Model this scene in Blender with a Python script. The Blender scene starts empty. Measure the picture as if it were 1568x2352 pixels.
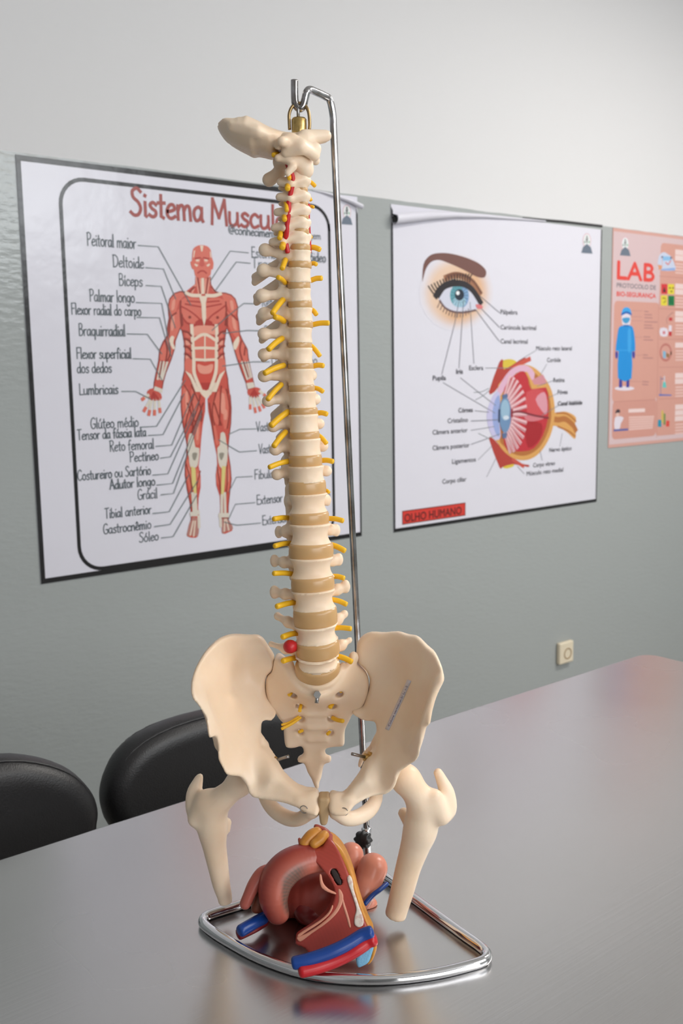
import bpy, bmesh, math, random
import numpy as np
from mathutils import Vector, Matrix

random.seed(7); np.random.seed(7)
SC = bpy.context.scene
COL = SC.collection
R = math.radians
PI = math.pi

# ------------------------------------------------------------------ camera
FPX = 2282.5                                   # focal length in photo pixels (1568 x 2352 frame)
YAW, PITCH, ROLL = 0.675593, 0.1414498, 0.0159729
CAMZ = 1.35
TABLE = 0.78                                   # table top height
WALLY = 2.30                                   # wall with the posters
CY_, SY_ = math.cos(YAW), math.sin(YAW)
def v3(*a): return np.array(a, float)
fw = v3(math.sin(YAW)*math.cos(PITCH), math.cos(YAW)*math.cos(PITCH), -math.sin(PITCH))
r0 = np.cross(fw, v3(0,0,1)); r0 /= np.linalg.norm(r0); d0 = np.cross(fw, r0)
rt = math.cos(ROLL)*r0 + math.sin(ROLL)*d0
dn = -math.sin(ROLL)*r0 + math.cos(ROLL)*d0
cam = bpy.data.cameras.new('camera'); camo = bpy.data.objects.new('camera', cam); COL.objects.link(camo)
m = Matrix(((rt[0],-dn[0],-fw[0],0),(rt[1],-dn[1],-fw[1],0),(rt[2],-dn[2],-fw[2],CAMZ),(0,0,0,1)))
camo.matrix_world = m
cam.sensor_fit = 'VERTICAL'; cam.sensor_height = 36.0; cam.lens = 36.0*FPX/2352
cam.clip_start = 0.05; cam.clip_end = 60
cam.dof.use_dof = True; cam.dof.focus_distance = 1.03; cam.dof.aperture_fstop = 10.0
SC.camera = camo

# ------------------------------------------------------------------ world, lights, exposure
SC.view_settings.view_transform = 'Standard'; SC.view_settings.look = 'None'
SC.view_settings.gamma = 1.0; SC.view_settings.use_curve_mapping = False
SC.view_settings.exposure = 0.0
w = bpy.data.worlds.new('sky'); SC.world = w; w.use_nodes = True
w.node_tree.nodes['Background'].inputs[0].default_value = (0.80, 0.90, 1.0, 1)
w.node_tree.nodes['Background'].inputs[1].default_value = 1.5
def area(name, loc, rot, sx, sy, power, col):
    l = bpy.data.lights.new(name, 'AREA'); l.shape = 'RECTANGLE'; l.size = sx; l.size_y = sy
    l.energy = power; l.color = col
    o = bpy.data.objects.new(name, l); COL.objects.link(o); o.location = loc; o.rotation_euler = rot
    return o
CEIL = 2.95
FRONTY = -2.3
XL, XR = -2.2, 4.6
area('ceiling_tube_light', (2.1, -1.1, CEIL-.09), (0,0,0), 1.2, 0.30, 22, (1.0,.94,.86))
area('ceiling_tube_light', (3.1, 0.6, CEIL-.09), (0,0,0), 1.2, 0.30, 52, (1.0,.96,.90))
area('window_and_fill_light', (2.375, FRONTY+.03, 2.56), (R(90),0,0), 2.1, .58, 34, (.93,.97,1.0))
area('window_and_fill_light', (0.35, FRONTY+.03, 1.60), (R(90),0,0), 2.3, 1.1, 30, (1.0,.97,.93))  # added fill light, brightens the bones from the front through an added window

# ------------------------------------------------------------------ helpers
def lin(c):
    c = c/255.0
    return c/12.92 if c <= .04045 else ((c+.055)/1.055)**2.4
def rgb(r, g, b, k=1.0): return (min(1,lin(r)*k), min(1,lin(g)*k), min(1,lin(b)*k), 1.0)
MATS = {}
def mat(name, col, rough=.5, metal=0., spec=.5, sss=0., coat=0., noise=None, bump=None, attr=None, aniso=0.):
    """noise=(scale, amount, second colour); bump=(scale, strength, distance)"""
    if name in MATS: return MATS[name]
    M = bpy.data.materials.new(name); M.use_nodes = True; nt = M.node_tree
    b = nt.nodes['Principled BSDF']
    b.inputs['Base Color'].default_value = col
    b.inputs['Roughness'].default_value = rough; b.inputs['Metallic'].default_value = metal
    b.inputs['Specular IOR Level'].default_value = spec
    b.inputs['Coat Weight'].default_value = coat; b.inputs['Coat Roughness'].default_value = .12
    b.inputs['Anisotropic'].default_value = aniso
    if sss:
        b.inputs['Subsurface Weight'].default_value = sss
        b.inputs['Subsurface Radius'].default_value = (1.0,.55,.3); b.inputs['Subsurface Scale'].default_value = .004
    tc = nt.nodes.new('ShaderNodeTexCoord')
    if attr:
        a = nt.nodes.new('ShaderNodeAttribute'); a.attribute_name = attr
        nt.links.new(a.outputs['Color'], b.inputs['Base Color'])
    if noise:
        n = nt.nodes.new('ShaderNodeTexNoise'); n.inputs['Scale'].default_value = noise[0]; n.inputs['Detail'].default_value = 4
        nt.links.new(tc.outputs['Object'], n.inputs['Vector'])
        rmp = nt.nodes.new('ShaderNodeValToRGB'); rmp.color_ramp.elements[0].position = .42; rmp.color_ramp.elements[1].position = .62
        nt.links.new(n.outputs['Fac'], rmp.inputs['Fac'])
        mx = nt.nodes.new('ShaderNodeMix'); mx.data_type = 'RGBA'
        sc = nt.nodes.new('ShaderNodeMath'); sc.operation = 'MULTIPLY'; sc.inputs[1].default_value = noise[1]
        nt.links.new(rmp.outputs['Color'], sc.inputs[0]); nt.links.new(sc.outputs[0], mx.inputs['Factor'])
        mx.inputs['A'].default_value = col; mx.inputs['B'].default_value = noise[2]
        if attr: nt.links.new(a.outputs['Color'], mx.inputs['A'])
        nt.links.new(mx.outputs['Result'], b.inputs['Base Color'])
    if bump:
        n2 = nt.nodes.new('ShaderNodeTexNoise'); n2.inputs['Scale'].default_value = bump[0]; n2.inputs['Detail'].default_value = 3
        nt.links.new(tc.outputs['Object'], n2.inputs['Vector'])
        bp = nt.nodes.new('ShaderNodeBump'); bp.inputs['Strength'].default_value = bump[1]; bp.inputs['Distance'].default_value = bump[2]
        nt.links.new(n2.outputs['Fac'], bp.inputs['Height']); nt.links.new(bp.outputs['Normal'], b.inputs['Normal'])
    MATS[name] = M
    return M

# frame that is turned with the camera's heading: a = right, b = away, z = up (metres, camera at a = b = 0)
def abz(p): return np.array([p[0]*CY_-p[1]*SY_, p[0]*SY_+p[1]*CY_, p[2]])
def world(q): return np.array([q[0]*CY_+q[1]*SY_, -q[0]*SY_+q[1]*CY_, q[2]])
def ray(px, py):
    return fw + rt*(px-784)/FPX + dn*(py-1176)/FPX
def at(px, py, b):                              # sight line through a photo point, taken at depth b
    d = abz(ray(px, py)); q = d*(b/d[1]); q[2] += CAMZ
    return q
def on_z(px, py, z):
    d = abz(ray(px, py)); q = d*((z-CAMZ)/d[2]); q[2] = z
    return q
def wallp(px, py, y=WALLY):                     # point of the poster wall: (X, Z)
    d = ray(px, py); t = y/d[1]
    return (d[0]*t, CAMZ+d[2]*t)

def tag(o, label=None, cat=None, group=None, kind=None):
    if label: o['label'] = label
    if cat: o['category'] = cat
    if group: o['group'] = group
    if kind: o['kind'] = kind
    return o
def empty(name, loc, rz=0., label=None, cat=None, group=None):
    o = bpy.data.objects.new(name, None); COL.objects.link(o); o.location = loc; o.rotation_euler = (0,0,rz)
    o.empty_display_size = .05
    return tag(o, label, cat, group)
class Root:                                     # a thing standing in the turned frame; its parts are given in (a, b, z)
    def __init__(self, name, q, label, cat):
        self.q = np.array(q, float)
        self.o = empty(name, tuple(world(self.q)), -YAW, label, cat)
def link(name, V, F, M, parent=None, smooth=True, mi=None, colors=None):
    """V, F to one mesh object; parent may be Root (V in a,b,z), an object or None"""
    me = bpy.data.meshes.new(name)
    V = np.asarray(V, float)
    if isinstance(parent, Root): V = V - parent.q
    me.from_pydata(V.tolist(), [], [list(map(int, f)) for f in F])
    for x in (M if isinstance(M, (list, tuple)) else [M]): me.materials.append(x)
    if mi is not None: me.polygons.foreach_set('material_index', np.asarray(mi, np.int32))
    if colors is not None:
        ca = me.color_attributes.new('tint', 'FLOAT_COLOR', 'POINT')
        ca.data.foreach_set('color', np.asarray(colors, np.float32).ravel())
    if smooth: me.polygons.foreach_set('use_smooth', np.ones(len(me.polygons), bool))
    me.update(); me.validate()
    o = bpy.data.objects.new(name, me); COL.objects.link(o)
    if parent is not None: o.parent = parent.o if isinstance(parent, Root) else parent
    return o
def sub(name, V, F, M, root, parent, **k):       # a sub-part: V in (a,b,z) of root, child of one of its parts
    o = link(name, np.asarray(V, float)-root.q, F, M, parent, **k)
    return o

class MB:                                        # small mesh collector
    def __init__(self): self.V = []; self.F = []; self.mi = []
    def add(self, V, F, mi=0):
        n = len(self.V); self.V += [tuple(map(float, v)) for v in V]; self.F += [[i+n for i in f] for f in F]; self.mi += [mi]*len(F)
        return self
    def box(self, x0, x1, y0, y1, z0, z1, mi=0):
        V = [(x,y,z) for z in (z0,z1) for y in (y0,y1) for x in (x0,x1)]
        return self.add(V, [(0,2,3,1),(4,5,7,6),(0,1,5,4),(2,6,7,3),(0,4,6,2),(1,3,7,5)], mi)
    def build(self, name, M, parent=None, smooth=False):
        return link(name, self.V, self.F, M, parent, smooth, self.mi)
def bevel(o, w=.004, seg=3):
    md = o.modifiers.new('bevel', 'BEVEL'); md.width = w; md.segments = seg; md.limit_method = 'ANGLE'; return o

def catmull(P, n=6, closed=False):
    P = [np.array(p, float) for p in P]; N = len(P); out = []
    rng = range(N) if closed else range(N-1)
    for i in rng:
        if closed: p0,p1,p2,p3 = P[i-1],P[i],P[(i+1)%N],P[(i+2)%N]
        else: p0,p1,p2,p3 = P[max(i-1,0)],P[i],P[i+1],P[min(i+2,N-1)]
        for k in range(n):
            t = k/n
            out.append(.5*((2*p1)+(-p0+p2)*t+(2*p0-5*p1+4*p2-p3)*t*t+(-p0+3*p1-3*p2+p3)*t**3))
    if not closed: out.append(P[-1])
    return out
def tube(P, rad, sides=12, closed=False, smooth=0, cap=True):
    """sweep; rad is a number or one per point; returns V, F"""
    P = [np.array(p, float) for p in P]
    if not hasattr(rad, '__len__'): rad = [rad]*len(P)
    if smooth:
        Q = [np.append(p, r) for p, r in zip(P, rad)]; Q = catmull(Q, smooth, closed)
        P = [q[:3] for q in Q]; rad = [max(q[3],1e-5) for q in Q]
    n = len(P); V = []; F = []; up = None
    for i in range(n):
        t = (P[(i+1)%n]-P[i-1]) if closed else (P[min(i+1,n-1)]-P[max(i-1,0)])
        t = t/(np.linalg.norm(t)+1e-12)
        if up is None:
            h = v3(0,0,1) if abs(t[2]) < .9 else v3(1,0,0); up = np.cross(t, h)
        up = up - t*np.dot(up,t); up /= np.linalg.norm(up)+1e-12; s = np.cross(t, up)
        for k in range(sides):
            a = 2*PI*k/sides; V.append(P[i]+rad[i]*(math.cos(a)*up+math.sin(a)*s))
    for i in range(n if closed else n-1):
        j = (i+1)%n
        for k in range(sides):
            l = (k+1)%sides; F.append((i*sides+k, i*sides+l, j*sides+l, j*sides+k))
    if not closed and cap:
        F.append(tuple(range(sides))[::-1]); F.append(tuple((n-1)*sides+k for k in range(sides)))
    return V, F
def rounded_tube(P, r, sides=12, smooth=5):       # tube with softly rounded ends
    P = [np.array(p, float) for p in P]
    P = catmull(P, smooth) if len(P) > 2 else [P[0]+(P[1]-P[0])*k/4 for k in range(5)]
    d0 = P[0]-P[1]; d0 /= np.linalg.norm(d0)+1e-12; d1 = P[-1]-P[-2]; d1 /= np.linalg.norm(d1)+1e-12
    Q = [P[0]+d0*r*.45, P[0]+d0*r*.3]+P+[P[-1]+d1*r*.3, P[-1]+d1*r*.45]
    return tube(Q, [r*.45, r*.85]+[r]*len(P)+[r*.85, r*.45], sides)
def lathe(prof, c, sides=24, axis='z', ax=None):
    """prof = [(radius, height)...]"""
    V = []; F = []
    if ax is not None:
        ax = np.array(ax, float); ax /= np.linalg.norm(ax); h = v3(0,0,1) if abs(ax[2]) < .9 else v3(1,0,0)
        e1 = np.cross(ax, h); e1 /= np.linalg.norm(e1); e2 = np.cross(ax, e1)
    else: ax, e1, e2 = v3(0,0,1), v3(1,0,0), v3(0,1,0)
    c = np.array(c, float)
    for r, h in prof:
        for k in range(sides):
            a = 2*PI*k/sides; V.append(c+ax*h+r*(math.cos(a)*e1+math.sin(a)*e2))
    for i in range(len(prof)-1):
        for k in range(sides):
            l = (k+1)%sides; F.append((i*sides+k, i*sides+l, (i+1)*sides+l, (i+1)*sides+k))
    F.append(tuple(range(sides))[::-1]); F.append(tuple((len(prof)-1)*sides+k for k in range(sides)))
    return V, F

# ------------------------------------------------------------------ solid modelling with distance fields
class Field:
    def __init__(self, lo, hi, h):
        self.lo = np.array(lo, float); self.h = h
        n = np.ceil((np.array(hi, float)-self.lo)/h).astype(int)+1
        ax = [self.lo[i]+h*np.arange(n[i]) for i in range(3)]
        self.ax = ax; self.shape = tuple(n)
        self.X, self.Y, self.Z = np.meshgrid(*ax, indexing='ij')
        self.D = np.full(self.shape, 1.0)
    def smin(self, d, k=.003):
        if k <= 0: self.D = np.minimum(self.D, d); return self
        h = np.clip(.5+.5*(self.D-d)/k, 0, 1); self.D = self.D*(1-h)+d*h-k*h*(1-h)
        return self
    def cut(self, d, k=.002):
        h = np.clip(.5-.5*(self.D+d)/k, 0, 1); self.D = self.D*(1-h)+(-d)*h+k*h*(1-h)
        return self
    def cap(self, a, b, ra, rb=None):
        rb = ra if rb is None else rb
        a = np.array(a, float); ba = np.array(b, float)-a; q = ba.dot(ba)+1e-12
        px, py, pz = self.X-a[0], self.Y-a[1], self.Z-a[2]
        t = np.clip((px*ba[0]+py*ba[1]+pz*ba[2])/q, 0, 1)
        return np.sqrt((px-ba[0]*t)**2+(py-ba[1]*t)**2+(pz-ba[2]*t)**2)-(ra+(rb-ra)*t)
    def ell(self, c, r, axes=None):
        p = np.stack([self.X-c[0], self.Y-c[1], self.Z-c[2]])
        if axes is not None: p = np.tensordot(np.array(axes, float), p, 1)
        r = np.array(r, float)[:,None,None,None]
        k0 = np.sqrt(((p/r)**2).sum(0)); k1 = np.sqrt(((p/r**2)**2).sum(0))+1e-9
        return k0*(k0-1)/k1
    def chain(self, pts, k=.003):                 # [(point, radius)...]; the limb is one smooth sweep, then blended in
        Q = [np.append(np.array(p, float), r) for p, r in pts]
        if len(Q) > 2: Q = catmull(Q, 5)
        d = None
        for p, q in zip(Q, Q[1:]):
            e = self.cap(p[:3], q[:3], p[3], q[3]); d = e if d is None else np.minimum(d, e)
        return self.smin(d, k)
    def slab(self, poly, bc, th, r):
        """outline in (a,z) at depth surface bc with half thickness th (both arrays over the a,z grid), rounded by r"""
        d = poly_sdf(poly, self.ax[0], self.ax[2])
        gx, gz = np.gradient(bc, self.h); sl = np.sqrt(1+np.minimum(gx**2+gz**2, 6.))   # keep the true thickness where the sheet turns away
        q1 = (d+r)[:,None,:]; q2 = np.abs(self.Y-bc[:,None,:])/sl[:,None,:]-th[:,None,:]+r
        q1 = np.broadcast_to(q1, q2.shape)
        return np.minimum(np.maximum(q1,q2),0)+np.sqrt(np.maximum(q1,0)**2+np.maximum(q2,0)**2)-r
    def mesh(self):
        return nets(self.D, self.lo, self.h)
def poly_sdf(poly, ax, az):
    P = np.array([(p[0],p[1]) for p in poly], float); X, Z = np.meshgrid(ax, az, indexing='ij')
    d = np.full(X.shape, 1e9); ins = np.zeros(X.shape, bool); n = len(P)
    for i in range(n):
        a, b = P[i], P[(i+1)%n]; e = b-a; wx, wz = X-a[0], Z-a[1]
        t = np.clip((wx*e[0]+wz*e[1])/(e.dot(e)+1e-15), 0, 1)
        d = np.minimum(d, (wx-e[0]*t)**2+(wz-e[1]*t)**2)
        c = (a[1] > Z) != (b[1] > Z)
        if abs(e[1]) > 1e-12: ins ^= c & (X < e[0]*(Z-a[1])/e[1]+a[0])
    d = np.sqrt(d); return np.where(ins, -d, d)
def shep(ctrl, vals, X, Z, p=3.0):              # soft weighted mean of control values
    num = 0; den = 0
    for (x, z), v in zip(ctrl, vals):
        wgt = 1/(((X-x)**2+(Z-z)**2)+2.5e-4)**(p/2); num = num+wgt*v; den = den+wgt
    return num/den
def tps(ctrl, vals, X, Z, lam=2e-4):              # smooth thin-plate surface through control values
    C = np.array(ctrl, float); s = 20.; C = C*s; n = len(C); v = np.array(vals, float)
    r2 = ((C[:,None]-C[None])**2).sum(-1); U = np.where(r2 > 0, r2*np.log(r2+1e-12), 0)
    A = np.zeros((n+3,n+3)); A[:n,:n] = U+lam*np.eye(n)*n; A[:n,n] = 1; A[:n,n+1:] = C; A[n:,:n] = A[:n,n:].T
    w_ = np.linalg.solve(A, np.append(v, [0,0,0]))
    out = w_[n]+w_[n+1]*X*s+w_[n+2]*Z*s
    for c, k in zip(C, w_): 
        q = (X*s-c[0])**2+(Z*s-c[1])**2; out = out+k*np.where(q > 0, q*np.log(q+1e-12), 0)
    return out
def nets(D, lo, h):
    S = D < 0; nx, ny, nz = D.shape
    cs = (nx-1, ny-1, nz-1); cnt = np.zeros(cs); acc = np.zeros(cs+(3,))
    quads = []
    G = np.indices(D.shape).astype(float)
    edges = []
    for axd in range(3):
        s0 = [slice(None)]*3; s1 = [slice(None)]*3; s0[axd] = slice(0,-1); s1[axd] = slice(1,None)
        s0, s1 = tuple(s0), tuple(s1)
        cr = S[s0] != S[s1]; idx = np.argwhere(cr)
        f0 = D[s0][cr]; f1 = D[s1][cr]; t = f0/(f0-f1)
        pos = idx.astype(float); pos[:,axd] += t
        o = [i for i in range(3) if i != axd]
        edges.append((axd, idx, S[s0][cr], o))
        for u in (0,1):
            for v in (0,1):
                c = idx.copy(); c[:,o[0]] -= u; c[:,o[1]] -= v
                ok = np.all((c >= 0) & (c < np.array(cs)), axis=1); cc = c[ok]
                np.add.at(cnt, tuple(cc.T), 1); np.add.at(acc, tuple(cc.T), pos[ok])
    act = cnt > 0; vid = np.full(cs, -1); vid[act] = np.arange(act.sum())
    V = acc[act]/cnt[act][:,None]*h+lo
    F = []
    for axd, idx, s, o in edges:
        ok = (idx[:,o[0]] > 0) & (idx[:,o[1]] > 0) & (idx[:,o[0]] < cs[o[0]]) & (idx[:,o[1]] < cs[o[1]])
        i = idx[ok]; ss = s[ok]
        def cell(u, v):
            c = i.copy(); c[:,o[0]] -= u; c[:,o[1]] -= v; return vid[tuple(c.T)]
        q = np.stack([cell(1,1), cell(0,1), cell(0,0), cell(1,0)], 1)
        flip = ss if axd != 1 else ~ss
        q[~flip] = q[~flip][:,::-1]
        F.append(q)
    F = np.concatenate(F) if F else np.zeros((0,4), int)
    return V, F[(F >= 0).all(1)]

# ------------------------------------------------------------------ room
PAINTZ = .5*(wallp(300, 346.3+.1245*300)[1]+wallp(1300, 346.3+.1245*1300)[1])
def two_tone():
    M = bpy.data.materials.new('two_tone_wall_paint'); M.use_nodes = True; nt = M.node_tree; b = nt.nodes['Principled BSDF']
    g = nt.nodes.new('ShaderNodeNewGeometry'); sep = nt.nodes.new('ShaderNodeSeparateXYZ'); nt.links.new(g.outputs['Position'], sep.inputs[0])
    n = nt.nodes.new('ShaderNodeTexNoise'); n.inputs['Scale'].default_value = 9; nt.links.new(g.outputs['Position'], n.inputs['Vector'])
    ad = nt.nodes.new('ShaderNodeMath'); ad.operation = 'MULTIPLY_ADD'; ad.inputs[1].default_value = .006
    nt.links.new(n.outputs['Fac'], ad.inputs[0]); nt.links.new(sep.outputs['Z'], ad.inputs[2])
    gt = nt.nodes.new('ShaderNodeMath'); gt.operation = 'GREATER_THAN'; gt.inputs[1].default_value = PAINTZ+.003
    nt.links.new(ad.outputs[0], gt.inputs[0])
    mx = nt.nodes.new('ShaderNodeMix'); mx.data_type = 'RGBA'; nt.links.new(gt.outputs[0], mx.inputs['Factor'])
    mx.inputs['A'].default_value = rgb(163,168,168); mx.inputs['B'].default_value = rgb(217,217,219)
    nt.links.new(mx.outputs['Result'], b.inputs['Base Color'])
    mr = nt.nodes.new('ShaderNodeMix'); mr.data_type = 'FLOAT'; nt.links.new(gt.outputs[0], mr.inputs['Factor'])
    mr.inputs['A'].default_value = .17; mr.inputs['B'].default_value = .85; nt.links.new(mr.outputs['Result'], b.inputs['Roughness'])
    n2 = nt.nodes.new('ShaderNodeTexNoise'); n2.inputs['Scale'].default_value = 60; n2.inputs['Detail'].default_value = 4
    mp = nt.nodes.new('ShaderNodeMapping'); mp.inputs['Scale'].default_value = (.6,.6,1.5); nt.links.new(g.outputs['Position'], mp.inputs['Vector']); nt.links.new(mp.outputs[0], n2.inputs['Vector'])
    bp = nt.nodes.new('ShaderNodeBump'); bp.inputs['Distance'].default_value = .004
    ms = nt.nodes.new('ShaderNodeMix'); ms.data_type = 'FLOAT'; nt.links.new(gt.outputs[0], ms.inputs['Factor']); ms.inputs['A'].default_value = .24; ms.inputs['B'].default_value = .10; nt.links.new(ms.outputs['Result'], bp.inputs['Strength'])
    nt.links.new(n2.outputs['Fac'], bp.inputs['Height']); nt.links.new(bp.outputs['Normal'], b.inputs['Normal'])
    return M
M_wall = two_tone()
M_ceil = mat('ceiling_white', rgb(235,234,232), .9)
M_floor = mat('floor_terrazzo', rgb(150,146,140), .35, noise=(45,.5,rgb(120,116,112)))
def struct(name, boxes, M):
    b = MB()
    for x in boxes: b.box(*x)
    return tag(b.build(name, M), kind='structure')
T = .12
struct('floor', [(XL-T,XR+T,FRONTY-T,WALLY+T,-.1,0)], M_floor)
struct('ceiling', [(XL-T,XR+T,FRONTY-T,WALLY+T,CEIL,CEIL+.1)], M_ceil)
struct('wall_back', [(XL-T,XR+T,WALLY,WALLY+T,0,CEIL)], M_wall)
struct('wall_left', [(XL-T,XL,FRONTY,WALLY,0,CEIL)], M_wall)
struct('wall_right', [(XR,XR+T,FRONTY,WALLY,0,CEIL)], M_wall)
wx0, wx1, wz0, wz1 = 1.30, 3.45, 2.25, 2.87
vx0, vx1, vz0, vz1 = -.85, 1.55, 1.0, 2.2
F0, F1 = FRONTY-T, FRONTY
M_white = mat('white_enamel', rgb(232,232,230), .4)
struct('wall_front', [(XL-T,vx0,F0,F1,0,CEIL),(vx0,vx1,F0,F1,0,vz0),(vx0,vx1,F0,F1,vz1,wz0),(vx1,XR+T,F0,F1,0,wz0),(vx0,wx0,F0,F1,wz0,CEIL),(wx0,wx1,F0,F1,wz1,CEIL),(wx1,XR+T,F0,F1,wz0,CEIL)], M_wall)
def window(name, x0, x1, z0, z1):
    a, b = FRONTY-.09, FRONTY-.03; m = (x0+x1)/2
    struct(name, [(x0,x0+.05,a,b,z0,z1),(x1-.05,x1,a,b,z0,z1),(x0+.05,x1-.05,a,b,z0,z0+.05),(x0+.05,x1-.05,a,b,z1-.05,z1),(m-.025,m+.025,a,b,z0+.05,z1-.05)], M_white)
window('window_1', wx0, wx1, wz0, wz1); window('added_window', vx0, vx1, vz0, vz1)  # the second, lower window is added to carry the frontal fill light

# ------------------------------------------------------------------ steel table
def steel():
    M = bpy.data.materials.new('brushed_stainless_steel'); M.use_nodes = True; nt = M.node_tree; b = nt.nodes['Principled BSDF']
    b.inputs['Metallic'].default_value = 1.0
    tc = nt.nodes.new('ShaderNodeTexCoord')
    mp = nt.nodes.new('ShaderNodeMapping'); mp.inputs['Scale'].default_value = (5, 260, 1); nt.links.new(tc.outputs['Object'], mp.inputs['Vector'])
    n = nt.nodes.new('ShaderNodeTexNoise'); n.inputs['Scale'].default_value = 1; n.inputs['Detail'].default_value = 3; nt.links.new(mp.outputs[0], n.inputs['Vector'])
    n2 = nt.nodes.new('ShaderNodeTexNoise'); n2.inputs['Scale'].default_value = 5; n2.inputs['Detail'].default_value = 1.5; nt.links.new(tc.outputs['Object'], n2.inputs['Vector'])
    mx = nt.nodes.new('ShaderNodeMix'); mx.data_type = 'RGBA'; mx.inputs['A'].default_value = (.53,.525,.52,1); mx.inputs['B'].default_value = (.59,.585,.585,1)
    nt.links.new(n2.outputs['Fac'], mx.inputs['Factor']); nt.links.new(mx.outputs['Result'], b.inputs['Base Color'])
    mr = nt.nodes.new('ShaderNodeMapRange'); mr.inputs['To Min'].default_value = .23; mr.inputs['To Max'].default_value = .30
    nt.links.new(n2.outputs['Fac'], mr.inputs['Value']); nt.links.new(mr.outputs[0], b.inputs['Roughness'])
    bp = nt.nodes.new('ShaderNodeBump'); bp.inputs['Strength'].default_value = .10; bp.inputs['Distance'].default_value = .0006
    nt.links.new(n.outputs['Fac'], bp.inputs['Height']); nt.links.new(bp.outputs['Normal'], b.inputs['Normal'])
    return M
M_steel = steel()
M_dark = mat('black_plastic', rgb(26,26,28), .4)
H_ = CAMZ-TABLE
TX0, TX1, TY0, TY1 = -.62, 2.955*H_, .08, 1.985*H_
def rrect(x0, x1, y0, y1, r, n=6):
    P = []
    for cx, cy, a0 in ((x1-r,y1-r,0),(x0+r,y1-r,90),(x0+r,y0+r,180),(x1-r,y0+r,270)):
        for k in range(n+1): a = R(a0+90*k/n); P.append((cx+r*math.cos(a), cy+r*math.sin(a)))
    return P
def prism(P, z0, z1):
    n = len(P); V = [(x,y,z0) for x,y in P]+[(x,y,z1) for x,y in P]
    F = [tuple(range(n))[::-1], tuple(range(n,2*n))]+[(i,(i+1)%n,n+(i+1)%n,n+i) for i in range(n)]
    return V, F
t = empty('lab_table', ((TX0+TX1)/2,(TY0+TY1)/2,0), 0, 'long stainless steel lab table that carries the spine model', 'table')
V, F = prism(rrect(TX0-t.location.x, TX1-t.location.x, TY0-t.location.y, TY1-t.location.y, .035), TABLE-.045, TABLE)
o = link('tabletop', V, F, M_steel, t, False); bevel(o, .006)
hx, hy = (TX1-TX0)/2-.08, (TY1-TY0)/2-.08
for sx in (-1,1):
    for sy in (-1,1):
        V, F = tube([(sx*hx,sy*hy,0.0),(sx*hx,sy*hy,TABLE-.045)], .02, 16); link('leg', V, F, M_steel, t)
b = MB().box(-hx+.02,hx-.02,-hy-.012,-hy+.012,TABLE-.10,TABLE-.045).box(-hx+.02,hx-.02,hy-.012,hy+.012,TABLE-.10,TABLE-.045)
b.build('apron_rail', M_steel, t)

# ------------------------------------------------------------------ chairs
M_leather = mat('black_leather', rgb(30,29,31), .42, spec=.55, bump=(420,.35,.0012))
M_shell = mat('black_chair_shell', rgb(18,18,19), .5)
M_cast = mat('chair_grey_steel', rgb(120,120,124), .3, 1.0)
def chair(outline, Y, label, cx):
    P = [wallp(x, y, Y) for x, y in outline]; P = [tuple(q) for q in catmull(P, 6, True)]
    xs = [p[0] for p in P]; zs = [p[1] for p in P]; x0 = sum(xs)/len(xs) if cx is None else cx
    root = empty('office_chair', (x0, Y-.22, 0), 0, label, 'chair', None)
    off = np.array([x0, Y-.22, 0])
    f = Field((min(xs)-.03, Y-.07, min(zs)-.03), (max(xs)+.03, Y+.07, max(zs)+.03), .006)
    A, Z = np.meshgrid(f.ax[0], f.ax[2], indexing='ij')
    bc = Y-.004+.10*(A-x0)**2*-1
    th = np.full(A.shape, .034)
    f.D = f.slab(P, bc, th, .030)
    V, F = f.mesh(); link('backrest', V-off, F, M_leather, root)
    c = np.array([x0, sum(zs)/len(zs)])
    Ps = [tuple(c+(np.array(p)-c)*.86) for p in P]
    g = Field((min(xs)-.03, Y+.0, min(zs)-.03), (max(xs)+.03, Y+.10, max(zs)+.03), .006)
    A, Z = np.meshgrid(g.ax[0], g.ax[2], indexing='ij')
    g.D = g.slab(Ps, Y+.036-.10*(A-x0)**2, np.full(A.shape,.012), .010)
    V, F = g.mesh(); link('back_shell', V-off, F, M_shell, root)
    Q = []
    for p in P[::3]:
        q = c+(np.array(p)-c)*.965; Q.append((q[0]-x0, .22-.022-.10*(q[0]-x0)**2, q[1]))
    V, F = tube(Q, .0020, 8, closed=True); link('piping', V, F, M_leather, root)
    s = Field((-.27,-.24,.40), (.27,.24,.53), .008)
    A, Z = np.meshgrid(s.ax[0], s.ax[2], indexing='ij')
    s.D = np.sqrt(np.maximum(np.abs(s.X)-.148,0)**2+np.maximum(np.abs(s.Y+.0)-.17,0)**2+np.maximum(np.abs(s.Z-.465)-.008,0)**2)-.034
    V, F = s.mesh(); link('seat', V, F, M_leather, root)
    V, F = tube([(0,.10,.43),(0,.24,.42),(0,.285,.50),(0,.29,.70)], .018, 10, smooth=4); link('back_post', V, F, M_shell, root)
    V, F = lathe([(.026,.10),(.026,.30),(.016,.30),(.016,.44)], (0,0,0), 16); link('gas_column', V, F, M_cast, root)
    for k in range(5):
        a = 2*PI*k/5+.3; d = v3(math.cos(a), math.sin(a), 0)
        V, F = tube([v3(0,0,.11), d*.08+v3(0,0,.105), d*.15+v3(0,0,.075)], [.024,.020,.014], 8); lg = link('leg', V, F, M_shell, root)
        V, F = lathe([(.006,-.011),(.025,-.011),(.028,0),(.025,.011),(.006,.011)], d*.15+v3(0,0,.028), 16, ax=(-d[1],d[0],0)); link('caster', V, F, M_dark, lg)
    return root
chair([(250,1896),(234,1862),(229,1836),(231,1810),(240,1778),(264,1732),(307,1692),(378,1657),(467,1631),(560,1614),(630,1614),(676,1642),(697,1690),(701,1757),(690,1815),(630,1870),(450,1930),(310,1955)],
    1.33, 'black leather office chair pushed in behind the left hip bone of the spine model', .786)
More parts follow.
